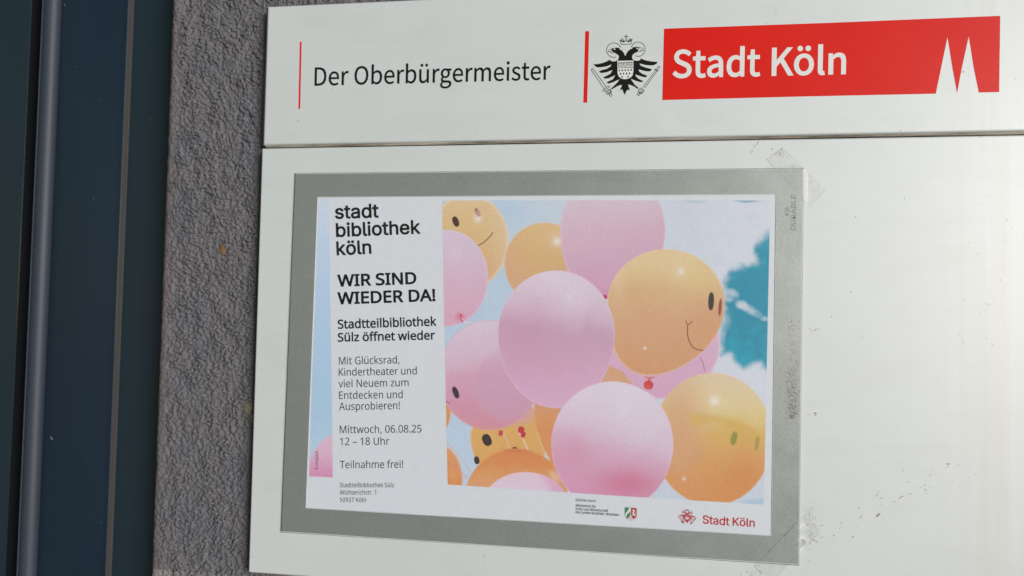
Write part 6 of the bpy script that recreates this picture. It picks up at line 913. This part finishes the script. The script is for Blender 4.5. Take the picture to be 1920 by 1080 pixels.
    blend(m10*np.exp(-(((px-1178)/62)**2+((py-908)/32)**2))*.85, solid((216,112,152)))
    blend(m10*np.exp(-(((px-1085)/35)**2+((py-848)/32)**2))*.5, solid((216,140,172)))
    # side strip behind the white column: pale sky and the shoulder of a pink balloon
    st_ = px < 700
    sgr = grad((py-372)/520+.03*fn, [(0, (196,212,230)), (.35, (178,202,228)), (.75, (166,198,222)), (.9, (176,202,222))])
    img = np.where(st_[..., None], sgr, img)
    r = np.hypot((px-656)/78, (py-888)/82)
    pk = grad((py-808)/85, [(0, (214,184,210)), (.5, (216,172,200)), (1, (212,134,180))])
    mk = sm(1.012, .99, r)*st_; img = img*(1-mk[..., None])+pk*mk[..., None]
    lum = img.mean(-1, keepdims=True); img = np.where(img[..., 2:3] < img[..., :1]*1.5, img*.85+lum*.15, img)
    img = img*np.array([1.0, 1.0, 1.03])
    img = np.where((img[..., 2:3] < img[..., :1]*.72) & (img[..., 2:3] > img[..., :1]*.22) & (img[..., 1:2] > img[..., 2:3]*1.15), img*np.array([.985, .985, 1.16]), img)
    # ink grain
    gr = 1 + .06*mott + .19*(grain-.5)
    img = img*gr[..., None]
    ref = .60+.075*np.clip((px-600)/850, 0, 1)
    alb = np.clip(img/ref[..., None]*.67, 0, 9); alb = alb*(np.minimum(alb.max(-1, keepdims=True), .93+.07*alb.max(-1, keepdims=True).clip(0, 1))/np.maximum(alb.max(-1, keepdims=True), 1e-6)); alb = alb.clip(0, .95)
    im = bpy.data.images.new('balloon_print', nx, nz, alpha=False, float_buffer=False)
    srgb = np.where(alb <= .0031308, alb*12.92, 1.055*alb**(1/2.4)-.055)
    buf = np.ones((nz, nx, 4), np.float32); buf[..., :3] = srgb
    im.pixels.foreach_set(buf.ravel()); im.update(); im.pack()
    return im, (X0, X1, ZB, ZT)
im, (X0, X1, ZB, ZT) = paint_balloons()
M_photo = mat('balloon_print', (.6, .6, .6), .5)
ti = N(M_photo, 'ShaderNodeTexImage'); ti.image = im; ti.interpolation = 'Linear'
uvn = N(M_photo, 'ShaderNodeUVMap'); uvn.uv_map = 'UVMap'
M_photo.node_tree.links.new(uvn.outputs[0], ti.inputs[0]); setin(M_photo, 'Base Color', ti.outputs[0])
bump(M_photo, noise(M_photo, 1300, 3, .7), .12, .0002)
def printed(name, poly, y):
    o = flat(name, [poly], y, M_photo, poster)
    me = o.data; wl = wloc(o); uv = me.uv_layers.new(name='UVMap')
    for lp_ in me.loops:
        c = me.vertices[lp_.vertex_index].co
        uv.data[lp_.index].uv = (((c.x+wl.x)*1000-X0)/(X1-X0), ((c.z+wl.z)*1000-GROUND-ZB)/(ZT-ZB))
    return o
printed('balloon_photo', [(829,375.8),(1120,375.4),(1444.3,376),(1443,435),(1438,675),(1432,946.2),(1160,929.8),(839.4,908.4),(837.6,827.5),(832,560)], YP-.03)
printed('side_strip_photo', [(597.7,372.3),(617,372.3),(619.8,580),(621.8,700),(623.8,895.2),(579.6,893),(585.5,700),(591,560)], YP-.03)
TX = YP-.06
T_ = lambda s, f_, A, B, h, wgt=0, m=M_ink, **k: lettering(s, f_, A, B, h, TX, m, poster, weight=wgt, **k)
T_('stadt', 'I', (629.2,409.9), (709.6,407.3), 25.0, 17)
T_('bibliothek', 'I', (631.1,443.9), (787.7,437.6), 25.5, 17)
T_('köln', 'I', (632.1,478.2), (695.8,475.2), 25.5, 17)
T_('WIR SIND', 'H', (634,537.0), (780,531.8), 21.5, 24)
T_('WIEDER DA!', 'H', (634,570.2), (815.6,563.9), 21.5, 24)
T_('Stadtteilbibliothek', 'H', (634,616.2), (817.9,610.4), 17.3, 19)
T_('Sülz öffnet wieder', 'H', (634,640.4), (815.3,636.2), 16.8, 19)
T_('Mit Glücksrad,', 'H', (635.6,683.6), (749,681.3), 15.0, 0)
T_('Kindertheater und', 'H', (635.2,704.8), (781.5,702), 15.0, 0)
T_('viel Neuem zum', 'H', (634.6,726.4), (766.1,724), 15.0, 0)
T_('Entdecken und', 'H', (635.9,748.2), (755.1,746.4), 15.0, 0)
T_('Ausprobieren!', 'H', (635.9,769.2), (749.7,767), 15.0, 0)
T_('Mittwoch, 06.08.25', 'H', (637,812.4), (790.4,810.8), 15.0, 0)
T_('12 – 18 Uhr', 'H', (637.6,835), (730.1,834), 15.0, 0)
T_('Teilnahme frei!', 'H', (637.4,878.2), (755.8,877.4), 15.2, 0)
T_('Stadtteilbibliothek Sülz', 'H', (637,913.7), (738.7,913.6), 8.8, 2)
T_('Wichterichstr. 1', 'H', (637,927.5), (705.1,927.3), 8.8, 2)
T_('50937 Köln', 'H', (637,941.2), (686.3,941.2), 8.8, 2)
T_('© unsplash', 'H', (596,880.6), (596.6,846.2), 6.4, 0)
T_('Gefördert durch:', 'I', (1079.2,939.5), (1117.7,941.9), 5.0, 6)
T_('Ministerium für', 'I', (1079.6,949.6), (1116.9,952.0), 5.0, 10)
T_('Kultur und Wissenschaft', 'I', (1079.4,956.0), (1140,960.0), 5.0, 10)
T_('des Landes Nordrhein-Westfalen', 'I', (1079.2,962.2), (1160.4,967.6), 5.0, 10)
T_('Stadt', 'I', (1317.3,981.2), (1367.5,985.3), 15.6, 14, M_inkred, upv=(.02,-1))
T_('Köln', 'I', (1373.6,985.2), (1415.2,987.9), 15.6, 14, M_inkred, upv=(.02,-1))
# state coat of arms
def z12(p): return (1160+p[0]/12, 940+p[1]/12)
M_wink = mat('poster_white_ink', (.74, .75, .78), .55)
sh = multi('coat_of_arms', [[(133,130),(270,140),(408,152),(410,330),(392,370),(350,408),(305,428),(270,434),(232,428),(185,402),(150,360),(134,300)]], TX, M_inkblue, poster, z12)
multi('arms_field', [[(140,137),(270,147),(402,158),(403,328),(386,364),(346,402),(302,421),(270,426),(236,421),(190,395),(157,356),(141,300)]], TX-.03, M_wink, sh, z12)
multi('green_field', [[(142,140),(238,146),(205,215),(160,260),(142,320)], [(160,352),(205,278),(240,250),(268,215),(262,330),(205,392)]], TX-.05, M_inkgreen, sh, z12)
multi('red_field', [[(276,148),(400,158),(400,328),(384,362),(335,398),(296,360),(276,300)]], TX-.05, M_inkred, sh, z12)
multi('white_horse', [[(318,185),(352,190),(368,215),(358,240),(338,252),(350,275),(362,300),(380,240),(384,268),(372,330),(366,355),(352,318),(330,302),(318,332),(305,322),(316,298),(300,290),(318,280),(322,265),(292,258),(318,245),(330,232),(330,212),(300,215)]], TX-.08, M_wink, sh, z12)
multi('red_rose', [arc(265, 386, 22, 20, 0, 360, 12)[:-1]], TX-.05, M_inkred, sh, z12)
multi('rose_heart', [arc(265, 386, 9, 8, 0, 360, 8)[:-1]], TX-.08, M_wink, sh, z12)
# small red eagle: affine fit of the large one
src = np.array([(597,160,1),(580,875,1),(190,570,1),(985,545,1)], float); dst = np.array([(1543,165),(1540,502),(1342,325),(1738,368)], float)
AF = np.linalg.lstsq(src, dst, rcond=None)[0]
def small(p): q = np.array([p[0], p[1], 1.0]) @ AF; return z12(q)
crest(poster, TX, small, M_inkred, M_wink, 15.0)

# ------------------------------------------------------------------ tape
def tape(quad, label, mats, edges, n=26, m_=10):
    A, B, C_, D = [np.array(q, float) for q in quad]       # A-B one short end, D-C the other
    t = thing('clear_tape', tuple(P(*((A+C_)/2), -1.3)), label, 'tape', 'strips of clear tape on the frame corners')
    G = np.array([[(A*(1-v_)+B*v_)*(1-u)+(D*(1-v_)+C_*v_)*u for v_ in np.linspace(0, 1, m_)] for u in np.linspace(0, 1, n)])
    def depth(p):
        # lies on the frame inside its outline and sinks to the sign outside it
        d = 1e9; q = FR
        for i in range(4):
            a = np.array(q[i]); b = np.array(q[(i+1) % 4]); e = (b-a)/np.hypot(*(b-a)); d = min(d, e[0]*(p[1]-a[1])-e[1]*(p[0]-a[0]))
        k = np.clip((d+7)/7, 0, 1)
        return -.12 - 1.36*k
    V = [P(p[0], p[1], depth(p)) for p in G.reshape(-1, 2)]
    F = [(i*m_+j, i*m_+j+1, (i+1)*m_+j+1, (i+1)*m_+j) for i in range(n-1) for j in range(m_-1)]
    obj('tape_strip', V, face_out(V, F), mats, t)
    for pa, pb, wd in edges:
        pts = [tuple(np.array(pa)*(1-u)+np.array(pb)*u) for u in np.linspace(0, 1, 14)]
        V, F = [], []
        for q in ribbon(pts, wd):
            b = len(V); V += [P(p[0], p[1], depth(p)-.04) for p in q]; F.append((b, b+1, b+2, b+3))
        obj('dirty_edge', V, face_out(V, F), M_tapeedge, t)
    return t
tape([(1438.3,299),(1468,277),(1546.5,357.5),(1518.5,386)], 'clear tape strip crossing the top right corner of the silver frame', M_tape,
     [((1438.3,299),(1466,277.5),1.2), ((1438.3,299),(1450,312),1.2), ((1450,312),(1518.5,386),.7), ((1468,277),(1546.5,357.5),.6), ((1546.5,357.5),(1518.5,386),.9)])
tb = tape([(1414,1062),(1513,963),(1541,995),(1446,1092)], 'clear tape strip across the bottom right corner of the silver frame, one corner curled up', M_tape,
     [((1414,1062),(1513,963),.9), ((1414,1062),(1430,1078),.8), ((1541,995),(1446,1092),.7)])
fs = [fleck(1462+rnd.gauss(0, 6), 288+rnd.gauss(0, 3), .3+.5*rnd.random(), 1.5, rnd.random()*3) for i in range(26)]
multi('tape_smudge', fs, -.2, M_grime2, bpy.data.objects['clear_tape'], kind='stuff')
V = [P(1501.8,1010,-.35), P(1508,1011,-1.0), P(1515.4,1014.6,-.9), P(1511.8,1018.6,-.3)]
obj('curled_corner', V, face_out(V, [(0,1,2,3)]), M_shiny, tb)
V = [P(1501.5,1012,-.3), P(1511.5,1019,-.28), P(1502,1029,-.28)]
obj('grey_fold', V, face_out(V, [(0,1,2)]), M_tapeedge, tb)

# ------------------------------------------------------------------ bits caught on the wall
def chip(name, outline, y, th, m, label, cat):
    n = len(outline); c = np.mean(outline, 0)
    V = [P(p[0], p[1], y+.2*math.sin(i*2.1)) for i, p in enumerate(outline)] + [P(*c, y-th)] + [P(p[0], p[1], y+1.2) for p in outline]
    F = [(i, (i+1) % n, n) for i in range(n)]
    F = face_out(V, F) + [(i, n+1+i, n+1+(i+1) % n, (i+1) % n) for i in range(n)]
    o = obj(name, V, F, m); return tag(o, label, cat)
def z10(p): return (400+p[0]/10.8, 420+p[1]/10.8)
chip('leaf_fragment', [z10(p) for p in [(190,395),(232,410),(240,455),(275,530),(250,585),(205,630),(150,600),(112,560),(135,500),(160,450)]], WY-1.0, .5, M_leaf, 'larger orange-brown pear-shaped leaf crumb stuck to the rough wall', 'leaf crumb')
chip('leaf_fragment', [z10(p) for p in [(365,805),(390,785),(425,800),(440,830),(415,845),(380,835)]], WY-1.0, .4, M_leaf, 'tiny orange crumb on the rough wall below the larger leaf crumb', 'leaf crumb')
# fluff of cobweb at the sign's edge
V, F = [], []
def strand(a, b, wdt=.5):
    k = len(V); a = np.array(a); b = np.array(b); mid = (a+b)/2+np.array([rnd.gauss(0, 1.6), rnd.gauss(0, 1.6)])
    y = WY-1.4-rnd.random()*2.2
    pr = [a, mid, b]
    for p in pr:
        V.append(P(p[0]-wdt/2, p[1]-wdt/3, y)); V.append(P(p[0]+wdt/2, p[1]+wdt/3, y-.1))
    F.append((k, k+1, k+3, k+2)); F.append((k+2, k+3, k+5, k+4))
for i in range(190):
    c = (466+rnd.gauss(0, 3.2), 766+rnd.gauss(0, 5)); an = rnd.random()*6.28; L_ = 2+4*rnd.random()
    strand(c, (c[0]+L_*math.cos(an), c[1]+L_*math.sin(an)), .5+.5*rnd.random())
for i in range(16): strand((471+rnd.gauss(0,2), 775), (474+rnd.gauss(0,2), 788+rnd.random()*6), .5)
tag(obj('cobweb_fluff', V, F, M_fluff), 'small beige tuft of cobweb fluff on the wall beside the sign edge', 'cobweb')
